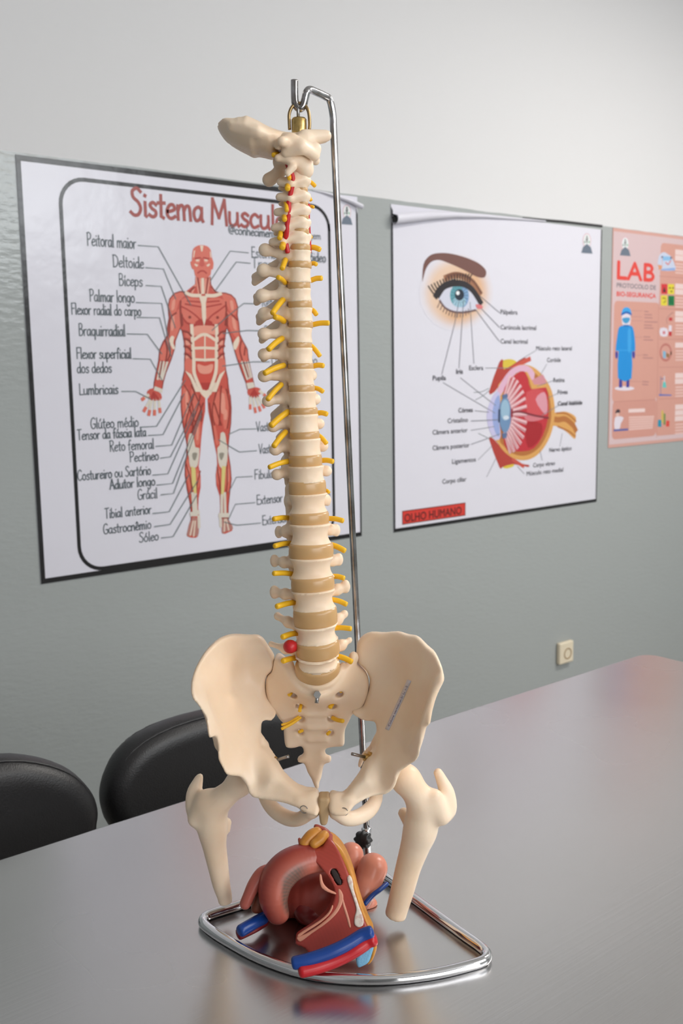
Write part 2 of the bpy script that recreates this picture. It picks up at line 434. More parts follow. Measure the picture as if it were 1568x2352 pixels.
chair([(203,1911),(210,1880),(213,1855),(209,1832),(198,1808),(165,1772),(127,1751),(71,1736),(0,1732),(-120,1750),(-250,1796),(-340,1880),(-350,1980),(-260,2060),(0,2050),(150,1975)],
    1.30, 'black leather office chair at the left edge of the photo, cut by it', .41)

# ------------------------------------------------------------------ wall socket
sx, sz = wallp(1292, 1496.5)
M_plate = mat('ivory_plastic', rgb(226,214,190), .4)
M_insert = mat('brown_socket_insert', rgb(150,120,78), .5)
s = empty('wall_socket', (sx, WALLY, sz), 0, 'small ivory wall socket with a brown round insert above the table edge', 'socket')
b = MB(); b.box(-.040,.040,-.020,-.0005,-.041,.041); o = b.build('cover_plate', M_plate, s); bevel(o, .006)
V, F = lathe([(.021,.0195),(.021,.0215),(.018,.0215),(.016,.008),(.002,.008)], (.004,0,-.004), 24, ax=(0,-1,0)); ins = link('socket_insert', V, F, M_insert, s, False)
b = MB()
for dx in (-.0095,.0095): 
    V, F = lathe([(.0026,.0079),(.0026,.0086),(.001,.0086)], (.004+dx,0,-.004), 10, ax=(0,-1,0)); b.add(V, F)
b.build('pin_hole', M_dark, ins)

# ------------------------------------------------------------------ chrome stand
M_chrome = mat('polished_chrome', (.72,.72,.74,1), .07, 1.0)
M_rod = mat('worn_chrome_rod', (.55,.55,.57,1), .16, 1.0, noise=(38,.75,(.20,.17,.15,1)))
RB = .0052
def ongrid(px, py): return on_z(px, py, TABLE+RB)
Bp = ongrid(845, 1988)
stand = Root('model_stand', (Bp[0], Bp[1], TABLE), 'chrome stand with a triangular tube base and tall hooked rod', 'stand')
ring = [ongrid(*p) for p in [(845,1986),(894,2022),(980,2085),(1060,2144),(1100,2172),(1117,2190),(1112,2205),(1080,2217),(1000,2236),(900,2248),(800,2248),(700,2235),(600,2202),(520,2160),(478,2132),(466,2117),(475,2104),(505,2093),(550,2079),(620,2056),(740,2018),(820,1992)]]
V, F = tube(ring, RB, 16, closed=True, smooth=4); link('base_ring', V, F, M_chrome, stand)
topb = 1.03
pole0 = v3(Bp[0], Bp[1], TABLE+2*RB); ptop = at(764, 262, topb)
V, F = lathe([(.0055,0),(.0058,.002),(.0058,.046),(.0050,.048)], pole0-v3(0,0,RB), 20, ax=ptop-pole0); sl = link('sleeve', V, F, M_chrome, stand)
sd = (ptop-pole0)/np.linalg.norm(ptop-pole0)
kc = pole0+sd*.030; kd = v3(-.45,-.85,.15); kd /= np.linalg.norm(kd)
V = []; F = []
e1 = np.cross(kd, v3(0,0,1)); e1 /= np.linalg.norm(e1); e2 = np.cross(kd, e1); N = 48
prof = [(.55,.004),(1.0,.0055),(1.06,.009),(1.0,.014),(.75,.0155)]
for s_, h in prof:
    for k in range(N):
        a = 2*PI*k/N; r = .0092*s_*(1+.11*math.cos(8*a)); V.append(kc+kd*h+r*(math.cos(a)*e1+math.sin(a)*e2))
for i in range(len(prof)-1):
    for k in range(N): l = (k+1)%N; F.append((i*N+k,i*N+l,(i+1)*N+l,(i+1)*N+k))
F.append(tuple(range(N))[::-1]); F.append(tuple((len(prof)-1)*N+k for k in range(N)))
kn = link('clamp_knob', V, F, M_dark, stand)
V, F = tube([kc+kd*.003, kc+kd*.008], .003, 10); sub('screw', V, F, M_chrome, stand, kn)
hb = .992
rod = [pole0+sd*.02, pole0+sd*.3, pole0+sd*.6, ptop-sd*.01, ptop, at(757,230,topb-.003), at(746,221,topb-.008), at(725,211,1.008), at(712,206,.998), at(705,210,hb), at(701,224,hb), at(697,240,hb), at(692,248,hb), at(686,249,hb), at(680,243,hb), at(677,232,hb), at(676,205,hb), at(676,184,hb)]
P = rod[:4]+catmull(rod[3:], 5)[1:]
V, F = tube(P, .0036, 14); link('hooked_rod', V, F, M_rod, stand)

# ------------------------------------------------------------------ spine and pelvis model
M_bone = mat('bone_plastic', rgb(248,225,200), .40, spec=.45, sss=.22, noise=(13,.55,rgb(236,204,170)), bump=(160,.06,.002))
M_disc = mat('amber_disc_rubber', rgb(206,166,116), .26, spec=.5, sss=.25)
M_nerve = mat('yellow_nerve_rubber', rgb(245,190,35), .45, sss=.05)
M_red = mat('red_artery_rubber', rgb(196,32,38), .40)
M_brass = mat('brass', (.60,.42,.16,1), .3, 1.0, noise=(300,.5,(.42,.28,.1,1)))
M_screw = mat('screw_steel', (.34,.33,.32,1), .35, 1.0)
M_tan = mat('tan_symphysis_rubber', rgb(190,158,118), .5, sss=.1)
spine = Root('spine_model', (.0, .97, TABLE), 'life-size plastic spine with pelvis and thigh stumps hanging from the stand', 'anatomical model')

def as_(x, y, b):                                # the hanging model leans a little towards the camera lower down, its right hip most
    t = min(1., max(0., (y-600)/900.)); return at(x, y, b-(.010+.025*t+5e-5*(x-730)*t))
# each disc: left x, right x, top y, bottom y (photo points), slope
DISCS = [(681,707,393,408,-16),(680,706,432,446,-15),(681,707,464,478,-12),(677,709,495,506,-6),(669,710,526,539,-4),(664,713,563,576,-2),
 (660,716,603,616,0),(658,713,650,664,2),(660,717,693,708,2),(661,719,740,753,0),(660,716,788,800,0),(660,720,836,848,0),
 (662,723,886,900,0),(663,730,938,952,0),(664,734,993,1008,2),(662,740,1047,1070,1),(661,749,1107,1134,1),(664,756,1179,1203,1),
 (663,766,1251,1280,-1),(668,768,1327,1355,2),(673,775,1399,1433,3),(678,780,1473,1503,4),(677,781,1521,1549,2)]
PITCH_ = {20:3,21:9,22:30}
def lerp(a, b, t): return a+(b-a)*t
TW = [64,63,62,61,60,58,55,52,49,46,43,40,37,34,30,26,22,18,15,12,9,6,3,2]     # twist of C2 ... L5, sacrum
def spine_b(i):
    pts = [(0,.992),(5,1.002),(9,1.008),(13,1.006),(17,.995),(20,.980),(22,.982),(23,.988)]
    for (i0,b0),(i1,b1) in zip(pts,pts[1:]):
        if i <= i1: return lerp(b0,b1,(i-i0)/(i1-i0))
    return pts[-1][1]
def frame(th, tau, rho=0):
    th = R(th); tau = R(tau)
    Tm = np.array([[math.cos(tau),0,-math.sin(tau)],[0,1,0],[math.sin(tau),0,math.cos(tau)]])
    u = Tm@v3(math.cos(th),math.sin(th),0); v = Tm@v3(-math.sin(th),math.cos(th),0); w_ = Tm@v3(0,0,1)
    c, s = math.cos(R(rho)), math.sin(R(rho)); v, w_ = v*c+w_*s, w_*c-v*s
    return u, v, w_
def halfs(visible, th, ratio):
    c, s = math.cos(R(th)), math.sin(R(th)); W = visible/math.sqrt(c*c+(ratio*s)**2)
    return W/2, W*ratio/2
def ratio_of(i): return 1.0 if i < 5 else (.95 if i < 16 else .78)
# disc solids
for i, (xl,xr,y0,y1,tau) in enumerate(DISCS):
    b = spine_b(i+.5); c = as_((xl+xr)/2,(y0+y1)/2,b); vis = as_(xr,(y0+y1)/2,b)[0]-as_(xl,(y0+y1)/2,b)[0]
    h = as_(xl,y0,b)[2]-as_(xl,y1,b)[2]
    th = (TW[i]+TW[i+1])/2; hw, hd = halfs(vis, th, ratio_of(i)); u, v, w_ = frame(th, tau, PITCH_.get(i,0))
    V = []; F = []; N = 40; prof = [(.72,-.62),(.95,-.60),(.985,-.4),(1.0,0),(.985,.4),(.95,.60),(.72,.62)]
    for s_, hh in prof:
        for k in range(N):
            a = 2*PI*k/N; V.append(c+u*hw*s_*math.cos(a)+v*hd*s_*math.sin(a)*(1.0 if math.sin(a) < 0 else .9)+w_*h*hh)
    for q in range(len(prof)-1):
        for k in range(N): l = (k+1)%N; F.append((q*N+k,q*N+l,(q+1)*N+l,(q+1)*N+k))
    F.append(tuple(range(N))[::-1]); F.append(tuple((len(prof)-1)*N+k for k in range(N)))
    link('disc', V, F, M_disc, spine)
# vertebrae C3 ... L5 sit between disc i and disc i+1
# left process tip, right tip (or None: mirrored), spinous length, tip radius
VERT = {0:((658,418),None,.013,.0030),1:((655,452),None,.013,.0030),2:((650,486),None,.014,.0030),3:((643,521),None,.017,.0034),4:((638,553),None,.024,.0036),
 5:((609,574),None,.046,.0058),6:((605,621),None,.046,.0060),7:((602,679),None,.046,.0062),8:((607,721),None,.046,.0060),9:((606,767),None,.046,.0056),
 10:((606,814),None,.046,.0054),11:((606,864),None,.044,.0054),12:((615,921),None,.044,.0052),13:((627,980),None,.042,.0050),14:((632,1033),None,.040,.0052),
 15:((636,1090),None,.036,.0050),16:((662,1153),(752,1149),.034,.0042),17:((640,1222),(772,1218),.034,.0050),18:((630,1288),(778,1285),.036,.0052),
 19:((630,1360),(793,1347),.036,.0058),20:((637,1415),(791,1410),.034,.0042),21:((622,1479),(803,1470),.030,.0028)}
BODYH = {}
for i in range(22):
    xl,xr,y0,y1,t0 = DISCS[i]; Xl,Xr,Y0,Y1,t1 = DISCS[i+1]
    b = spine_b(i+1); th = TW[i+1]; tau = (t0+t1)/2
    l0, r_ = (xl+Xl)/2, (xr+Xr)/2; cy = (y1+Y0)/2
    if i == 21: Y0 = 1530; cy = (y1+Y0)/2-2
    c = as_((l0+r_)/2, cy, b); vis = as_(r_,cy,b)[0]-as_(l0,cy,b)[0]; h = as_(l0,y1,b)[2]-as_(l0,Y0,b)[2]
    hw, hd = halfs(vis, th, ratio_of(i)); u, v, w_ = frame(th, tau, {20:6,21:18}.get(i,0))
    hw *= 1.03; hd *= 1.03
    if i < 5: hw *= 1.04; hd *= 1.0
    tl, tr, sp, tr_r = VERT[i]
    lum = i >= 16
    # process tips in depth: sideways and backward of the body
    tb = b+(.004 if i < 5 else (.000 if i < 16 else .020)) - (0.010 if i < 5 else 0.)
    TL = as_(tl[0], tl[1], tb)
    if tr: TR = as_(tr[0], tr[1], b+.022)
    else:
        q = TL-c; ql = np.array([q@u,q@v,q@w_]); TR = c-u*ql[0]+v*ql[1]+w_*ql[2]
    spt = c+v*(hd+sp)+w_*(-.004-(.012 if 5 <= i < 15 else .004))
    lo = np.min([c-.036, TL, TR, spt], 0)-.012; hi = np.max([c+.036, TL, TR, spt], 0)+.012
    lo[2] = min(lo[2], c[2]-h*1.1-.006); hi[2] = max(hi[2], c[2]+h*.9+.006)
    f = Field(lo, hi, .0014 if i < 16 else .0016)
    U = (f.X-c[0])*u[0]+(f.Y-c[1])*u[1]+(f.Z-c[2])*u[2]
    Vv = (f.X-c[0])*v[0]+(f.Y-c[1])*v[1]+(f.Z-c[2])*v[2]
    Wv = (f.X-c[0])*w_[0]+(f.Y-c[1])*w_[1]+(f.Z-c[2])*w_[2]
    tt = np.clip(Wv/(h/2), -1.3, 1.3)
    waist = (.20 if lum else .10)
    sc_ = 1-waist*(1-np.abs(tt)**2.2)
    rad = (np.sqrt((U/hw)**2+(Vv/(hd*np.where(Vv>0,.88,1.0)))**2)-sc_)*min(hw,hd)
    r_e = .0012
    q1 = rad+r_e; q2 = np.abs(Wv)-h/2+r_e-.0004
    body = np.minimum(np.maximum(q1,q2),0)+np.sqrt(np.maximum(q1,0)**2+np.maximum(q2,0)**2)-r_e
    f.D = body
    L = lambda x, y, z: c+u*x*hw+v*y*hd+w_*z*h
    g = f.D.copy()
    k = .003
    pz = .18
    if i < 5:                                    # neck: lip around the artery hole, short forked spine
        for s_, tip in ((-1,TL),(1,TR)):
            f.smin(f.cap(L(s_*.50,-.45,.30), tip+v*(-.005)-w_*.0005, .0046, .0030), .003)
            f.smin(f.cap(L(s_*.62,-.20,.52), L(s_*.80,.35,.62), .0032, .0030), .0025)
            f.smin(f.cap(L(s_*.85,.95,.10), tip+v*.006, .0046, .0030), .003)
            f.smin(f.cap(tip+v*(-.006)-w_*.0014, tip+v*.007-w_*.0014, .0034), .002)
            f.smin(f.cap(L(s_*.85,1.05,-.55), L(s_*.85,.95,.62), .0056), .003)
            f.smin(f.cap(L(s_*.85,1.05,0), L(0,2.0,-.15), .0042), .003)
        f.smin(f.cap(L(0,1.9,-.1), spt, .0040, .0032), .003)
        for s_ in (-1,1): f.smin(f.cap(spt-v*.004, spt+u*s_*.0045+v*.001-w_*.001, .0030, .0024), .002)
    else:
        for s_, tip in ((-1,TL),(1,TR)):
            art = L(s_*.62,1.22,.12)
            f.smin(f.cap(L(s_*.55,.70,pz), art, .0046 if not lum else .0056, .0050), k)
            if not lum:
                f.smin(f.cap(L(s_*.70,.55,.30), L(s_*.78,1.15,.34), .0040, .0046), .003)
                f.smin(f.cap(L(s_*.70,.55,-.02), L(s_*.78,1.15,.0), .0040, .0046), .003)
            f.smin(f.cap(L(s_*.60,1.20,-.62), L(s_*.60,1.16,.70), .0046 if not lum else .006), k)
            root = L(s_*.62,1.05,.12) if not lum else L(s_*.72,.62,.14)
            mid = (root+tip)/2
            f.smin(f.cap(root, mid, .0046, .0040 if not lum else .0044), .004)
            f.smin(f.cap(mid, tip, .0040, tr_r*.8), .003)
            if not lum: f.smin(f.ell(tip, (tr_r*1.15, tr_r, tr_r*1.1)), .003)
            else:
                f.smin(f.cap(tip-w_*.0034*(1 if i < 20 else .3), tip+w_*.0034*(1 if i < 20 else .3), tr_r*.62), .003); f.smin(f.cap(mid-w_*.002, mid+w_*.002, .0036), .004)
            f.smin(f.cap(art, L(0,1.75,-.05), .0036, .0042), k)
        f.smin(f.cap(L(0,1.7,-.05), spt, .0038, .0034), k)
        f.smin(f.cap(L(0,1.7,-.35), spt-w_*.006, .0034, .0034), k)
    if i in (16,):                               # rough knobs beside the last chest vertebra
        pass
    V, F = f.mesh(); vo = link('vertebra', V, F, M_bone, spine)

# second neck vertebra (with its peg inside the atlas) and the atlas
def axis_atlas():
    b = .992; th = 64; u, v, w_ = frame(th, -12)
    c = as_(690, 372, b); f = Field(c-v3(.05,.045,.045), c+v3(.035,.05,.04), .0013)
    f.D = f.ell(c, (.011,.011,.011)); 
    f.smin(f.cap(as_(700,390,b), as_(690,345,b), .0085, .006), .004)
    for s_ in (-1,1):
        p = c+u*s_*.018+v*.004
        f.smin(f.cap(c+u*s_*.008, p, .008, .007), .004); f.smin(f.cap(p, p+u*s_*.007+v*.006-w_*.004, .005, .0035), .003)
        f.smin(f.cap(p, c+v*.024-w_*.002, .0055, .0045), .004)
    f.smin(f.cap(as_(672,383,b-.016), as_(660,398,b-.018), .0042,.003), .003)
    f.smin(f.cap(c+v*.022, as_(640,398,1.012), .0045, .0055), .004)
    f.smin(f.cap(as_(640,398,1.012), as_(618,413,1.016), .0055, .0068), .004)
    V, F = f.mesh(); link('axis_vertebra', V, F, M_bone, spine)
    c = as_(688, 340, b); u, v, w_ = frame(64, -10)
    f = Field(c-v3(.05,.05,.03), c+v3(.04,.05,.03), .0013); f.D = f.ell(c+v*(-.016), (.006,.006,.006))
    for s_ in (-1,1):
        p = c+u*s_*.020
        f.smin(f.cap(c+v*(-.016), p+v*(-.004), .005, .007), .003)
        f.smin(f.cap(p, p+v*.004, .0085), .003)
        f.smin(f.cap(p, p+u*s_*.014-w_*.003, .006, .0045), .003)
        f.smin(f.cap(p+v*.004, c+v*.030+u*s_*.004, .005, .004), .003)
    f.smin(f.cap(as_(690,334,b-.022), as_(722,358,b-.010), .0055,.005), .004)
    f.smin(f.cap(as_(656,352,b-.020), as_(690,340,b-.022), .0045,.006), .004)
    V, F = f.mesh(); link('atlas_vertebra', V, F, M_bone, spine)
axis_atlas()

# skull base plate
def occiput():
    b = 1.000; bq = as_(620,310,b)[1]
    px = [(498,290),(502,280),(513,271),(528,271),(541,275),(552,271),(560,272),(574,267),(583,273),(597,282),(618,295),(643,304),(664,307),(690,306),(712,305),(738,301),(752,309),(754,316),(750,326),(738,330),(727,332),(716,340),(706,348),(697,342),(690,330),(668,328),(650,346),(638,358),(623,363),(607,359),(592,356),(579,358),(564,351),(546,342),(523,328),(508,311)]
    P = [as_(x,y,b) for x,y in px]; P = [(p[0],p[2]) for p in P]; P = catmull(P, 4, True)
    A = [p[0] for p in P]; Z = [p[1] for p in P]
    f = Field((min(A)-.01,bq-.062,min(Z)-.01), (max(A)+.01,bq+.062,max(Z)+.01), .0016)
    X, Zz = np.meshgrid(f.ax[0], f.ax[2], indexing='ij')
    al = as_(500,300,b)[0]; ar = as_(752,310,b)[0]; s = np.clip((X-al)/(ar-al), 0, 1)
    half = np.interp(s, [0,.15,.4,.62,.72,.85,1.0], [.022,.040,.046,.034,.024,.014,.009])
    dd = -poly_sdf(P, f.ax[0], f.ax[2]); e_ = np.clip(dd/.022, 0, 1)
    th = .0045+(half-.0045)*np.sqrt(1-(1-e_)**2)
    f.D = f.slab(P, np.full(X.shape, bq), th, .004)
    # scoop of the inside
    c = as_(590, 258, b); f.cut(f.ell(c, (.050,.034,.018)), .004)
    # ridges, notches and the joint knobs of the underside
    for p, q, r0_, r1_, k in (((640,332,.972),(700,322,.982),.005,.006,.005),((700,316,.986),(748,312,.992),.0075,.0055,.005),((655,316,.978),(590,302,.962),.0035,.003,.007),((590,302,.962),(530,296,.968),.003,.002,.008),
                              ((672,330,.978),(664,340,.978),.005,.004,.003),((706,326,.984),(706,342,.984),.006,.005,.004)):
        f.smin(f.cap(as_(*p), as_(*q), r0_, r1_), k)
    for p, q, r0_ in (((560,318,.955),(610,338,.958),.004),((548,300,.955),(600,312,.950),.003),((655,345,.968),(700,336,.970),.004)):
        f.cut(f.cap(as_(*p), as_(*q), r0_), .004)
    V, F = f.mesh(); link('skull_base', V, F, M_bone, spine)
occiput()
# hanger: brass loop, plug, threaded pin
lb = 1.0
V, F = tube([as_(665,298,lb),as_(664,280,lb),as_(664,262,lb),as_(669,248,lb),as_(677,240,lb+.001),as_(688,237,lb+.002),as_(699,241,lb+.001),as_(707,253,lb),as_(710,268,lb),as_(711,285,lb),as_(710,299,lb)], .0016, 10, smooth=3)
link('hanging_loop', V, F, mat('dull_bronze_wire', (.36,.25,.12,1), .35, 1.0), spine)
V, F = lathe([(.0068,-.006),(.0072,.0),(.0072,.0115),(.0062,.013)], as_(687,304,lb), 24); pl = link('brass_plug', V, F, M_brass, spine)
V, F = lathe([(.0016,.010),(.0016,.024),(.0010,.025)], as_(685.5,304,lb), 12); sub('threaded_pin', V, F, M_screw, spine, pl)

# nerves: (x0,y0)->(x1,y1), depth step from start to end, radius px
NL = [(646,356,628,356,6),(664,398,664,410,5),(661,424,660,433,7),(655,461,658,483,5.5),(652,494,653,504,6.5),(647,528,642,547,6.5),(651,559,648,568,7),
 (657,594,648,616,6),(655,650,639,637,5.5),(651,687,626,719,6.5),(652,738,632,728,6.5),(648,777,617,802,6.5),(652,839,608,857,6.5),(646,883,615,917,6),(661,946,623,977,7),(656,992,629,1024,6.5),
 (664,1059,619,1073,6),(668,1190,629,1192,6),(668,1248,631,1254,6),(676,1319,629,1317,6),(682,1383,636,1393,6.5),(684,1454,649,1463,6.5),(684,1511,650,1518,6.5)]
NR = [(706,415,723,427,5),(705,450,714,460,4.5),(708,476,720,476,4),(709,541,714,546,5),(711,568,734,573,6),(714,606,726,607,5),(714,644,738,639,6),(715,711,726,722,5.5),
 (717,746,754,742,6),(714,794,734,817,5.5),(719,841,742,840,6),(721,891,741,899,5.5),(728,949,750,951,6),(731,1000,749,1018,5.5),(737,1058,764,1060,6),(746,1126,755,1131,4),
 (752,1191,787,1196,6),(759,1251,791,1265,6.5),(763,1324,789,1328,6),(763,1377,795,1388,6),(762,1443,805,1444,6),(774,1507,807,1520,6.5)]
def idx_of(y):
    ys = [(d[2]+d[3])/2 for d in DISCS]
    return float(np.interp(y, ys, np.arange(len(ys))+.5))
for L_, side in ((NL,-1),(NR,1)):
    for x0,y0,x1,y1,r in L_:
        i = idx_of(y0); b = spine_b(min(i,23)); lumb = i > 16.2
        if side < 0: b0, b1 = (b+.010, b-.012) if lumb else (b-.002, b-.020)
        else: b0, b1 = (b+.012, b+.008)
        if i < 5: b0 += .002; b1 += .004; r *= .9
        p, q = as_(x0,y0,b0), as_(x1,y1,b1)
        mid = (p+q)/2+v3(0,0,.0008)
        V, F = rounded_tube([p,mid,q], r*.00044, 12, 4); link('nerve', V, F, M_nerve, spine)
# vertebral artery in the neck
P = [as_(x,y,bb) for x,y,bb in [(646,333,.985),(654,342,.974),(655,356,.972),(658,370,.972),(664,386,.974),(670,400,.976),(671,417,.977),(666,440,.978),(662,460,.979),(662,476,.979),(661,492,.980),(658,512,.981),(657,530,.982),(655,546,.984),(656,558,.986),(659,577,.986)]]
V, F = rounded_tube([p+v3(0,.0085,0) for p in P], .0024, 12, 4); link('artery', V, F, M_red, spine)
P = [as_(x,y,bb) for x,y,bb in [(708,470,1.004),(707,500,1.006),(709,535,1.01),(711,580,1.012)]]
V, F = rounded_tube(P, .0020, 10, 4); link('artery', V, F, M_red, spine)
# slipped disc bulge
c = as_(666,1485,.972); f = Field(c-.012, c+.012, .0009); f.D = f.ell(c, (.0068,.0078,.0066)); f.smin(f.ell(c+v3(.003,.003,-.001),(.005,.006,.005)),.002)
V, F = f.mesh(); link('disc_bulge', V, F, M_red, spine)

# ---- sacrum and tail bone
def sacrum():
    L = [(676,1545),(664,1520),(650,1510),(640,1506),(631,1512),(628,1526),(624,1541),(613,1552),(610,1570),(611,1590),(616,1610),(624,1625),(634,1638),(642,1652),(650,1662),(652,1685),(655,1711),(664,1717),(678,1717),(690,1714),(696,1720),(696,1733),(684,1741),(684,1750),(698,1753),(706,1772),(715,1785),(718,1797),(726,1810),(732,1807),(733,1797),(738,1785),(744,1755),(758,1749),(760,1739),(748,1734),(748,1719),(766,1715),(787,1712),(791,1702),(792,1675),(804,1651),(810,1638),(830,1624),(841,1602),(846,1580),(846,1560),(838,1542),(820,1524),(816,1506),(810,1501),(804,1508),(793,1520),(781,1545),(757,1572),(727,1580),(697,1570)]
    ctl = [(727,1586,.984,.012),(690,1572,.990,.012),(765,1572,.990,.012),(640,1530,1.012,.012),(815,1530,1.012,.012),(625,1580,1.016,.011),(835,1580,1.016,.011),(640,1635,1.022,.007),(810,1635,1.022,.007),
     (727,1610,1.010,.011),(727,1655,1.024,.010),(680,1610,1.012,.008),(775,1610,1.012,.008),(727,1700,1.030,.008),(665,1690,1.028,.006),(785,1690,1.028,.006),(722,1735,1.028,.006),(720,1770,1.020,.005),(727,1803,1.010,.004)]
    C3 = [as_(x,y,b) for x,y,b,t in ctl]
    def dep(x, y): return float(shep([(c[0],c[1]) for c in ctl], [c[2] for c in ctl], np.array(float(x)), np.array(float(y)), 3)) if False else float(sum(c[2]/(((c[0]-x)**2+(c[1]-y)**2+60)**1.5) for c in ctl)/sum(1/(((c[0]-x)**2+(c[1]-y)**2+60)**1.5) for c in ctl))
    P = [as_(x,y,dep(x,y)) for x,y in L]; P = [(p[0],p[2]) for p in P]; P = catmull(P, 3, True)
    A = [p[0] for p in P]; Z = [p[1] for p in P]
    f = Field((min(A)-.008,.915,min(Z)-.008), (max(A)+.008,1.03,max(Z)+.012), .0016)
    X, Zz = np.meshgrid(f.ax[0], f.ax[2], indexing='ij')
    bc = tps([(q[0],q[2]) for q in C3], [q[1] for q in C3], X, Zz); th = shep([(q[0],q[2]) for q in C3], [c[3] for c in ctl], X, Zz)
    f.D = f.slab(P, bc, th, .0048)
    # plateau rim under the last disc
    rim = [as_(x,y,b) for x,y,b in [(668,1522,.994),(678,1545,.984),(697,1568,.976),(727,1579,.973),(757,1570,.976),(776,1549,.984),(786,1526,.994)]]
    f.chain([(p+v3(0,.001,-.0005),.0026) for p in rim], .005)
    # openings for the sacral nerves, and the rounded bars between them
    for x,y,b,r in HOLES:
        p = as_(x,y,b); f.cut(f.cap(p-v3(0,.03,0), p+v3(0,.012,0), r), .003)
    for y in (1640,1672,1700): 
        f.smin(f.cap(as_(708,y,dep(708,y)-.0075), as_(748,y,dep(748,y)-.0075), .0012), .006)
    f.smin(f.ell(as_(812,1510,1.005),(.005,.006,.006)), .003)
    V, F = f.mesh(); return link('sacrum', V, F, M_bone, spine)
HOLES = [(675,1591,1.0,.0040),(689,1619,1.008,.0042),(690,1651,1.015,.0042),(690,1683,1.020,.0034),(779,1588,1.0,.0040),(763,1619,1.008,.0042),(761,1651,1.015,.0042),(758,1684,1.020,.0034)]
sacrum()
for pts, r in [([(672,1586,1.002),(667,1593,.994),(663,1597,.992)],4),([(692,1616,1.006),(689,1627,.998),(688,1634,.996)],4),([(690,1648,1.010),(670,1662,1.004),(647,1674,.998)],3.6),([(686,1646,1.010),(666,1659,1.006),(647,1665,1.002)],3),([(694,1678,1.016),(687,1681,1.012)],4),
               ([(775,1583,1.002),(783,1588,.994)],4),([(764,1614,1.006),(758,1624,.998)],5),([(764,1649,1.010),(775,1654,1.004),(787,1656,.998)],5),([(757,1681,1.016),(752,1686,1.012)],4)]:
    V, F = rounded_tube([as_(*p) for p in pts], r*.00044, 10, 4); link('nerve', V, F, M_nerve, spine)
# screw on the sacrum
V, F = lathe([(.0018,-.024),(.0018,-.004),(.0036,-.004),(.0038,.002),(.0036,.0045)], as_(728,1595,.967), 6, ax=(.05,-1,.25)); so = link('screw', V, F, M_screw, spine, False)
V, F = tube([as_(728,1597,.965), as_(727,1615,.962)], .0021, 10); sub('threaded_pin', V, F, M_screw, spine, so)

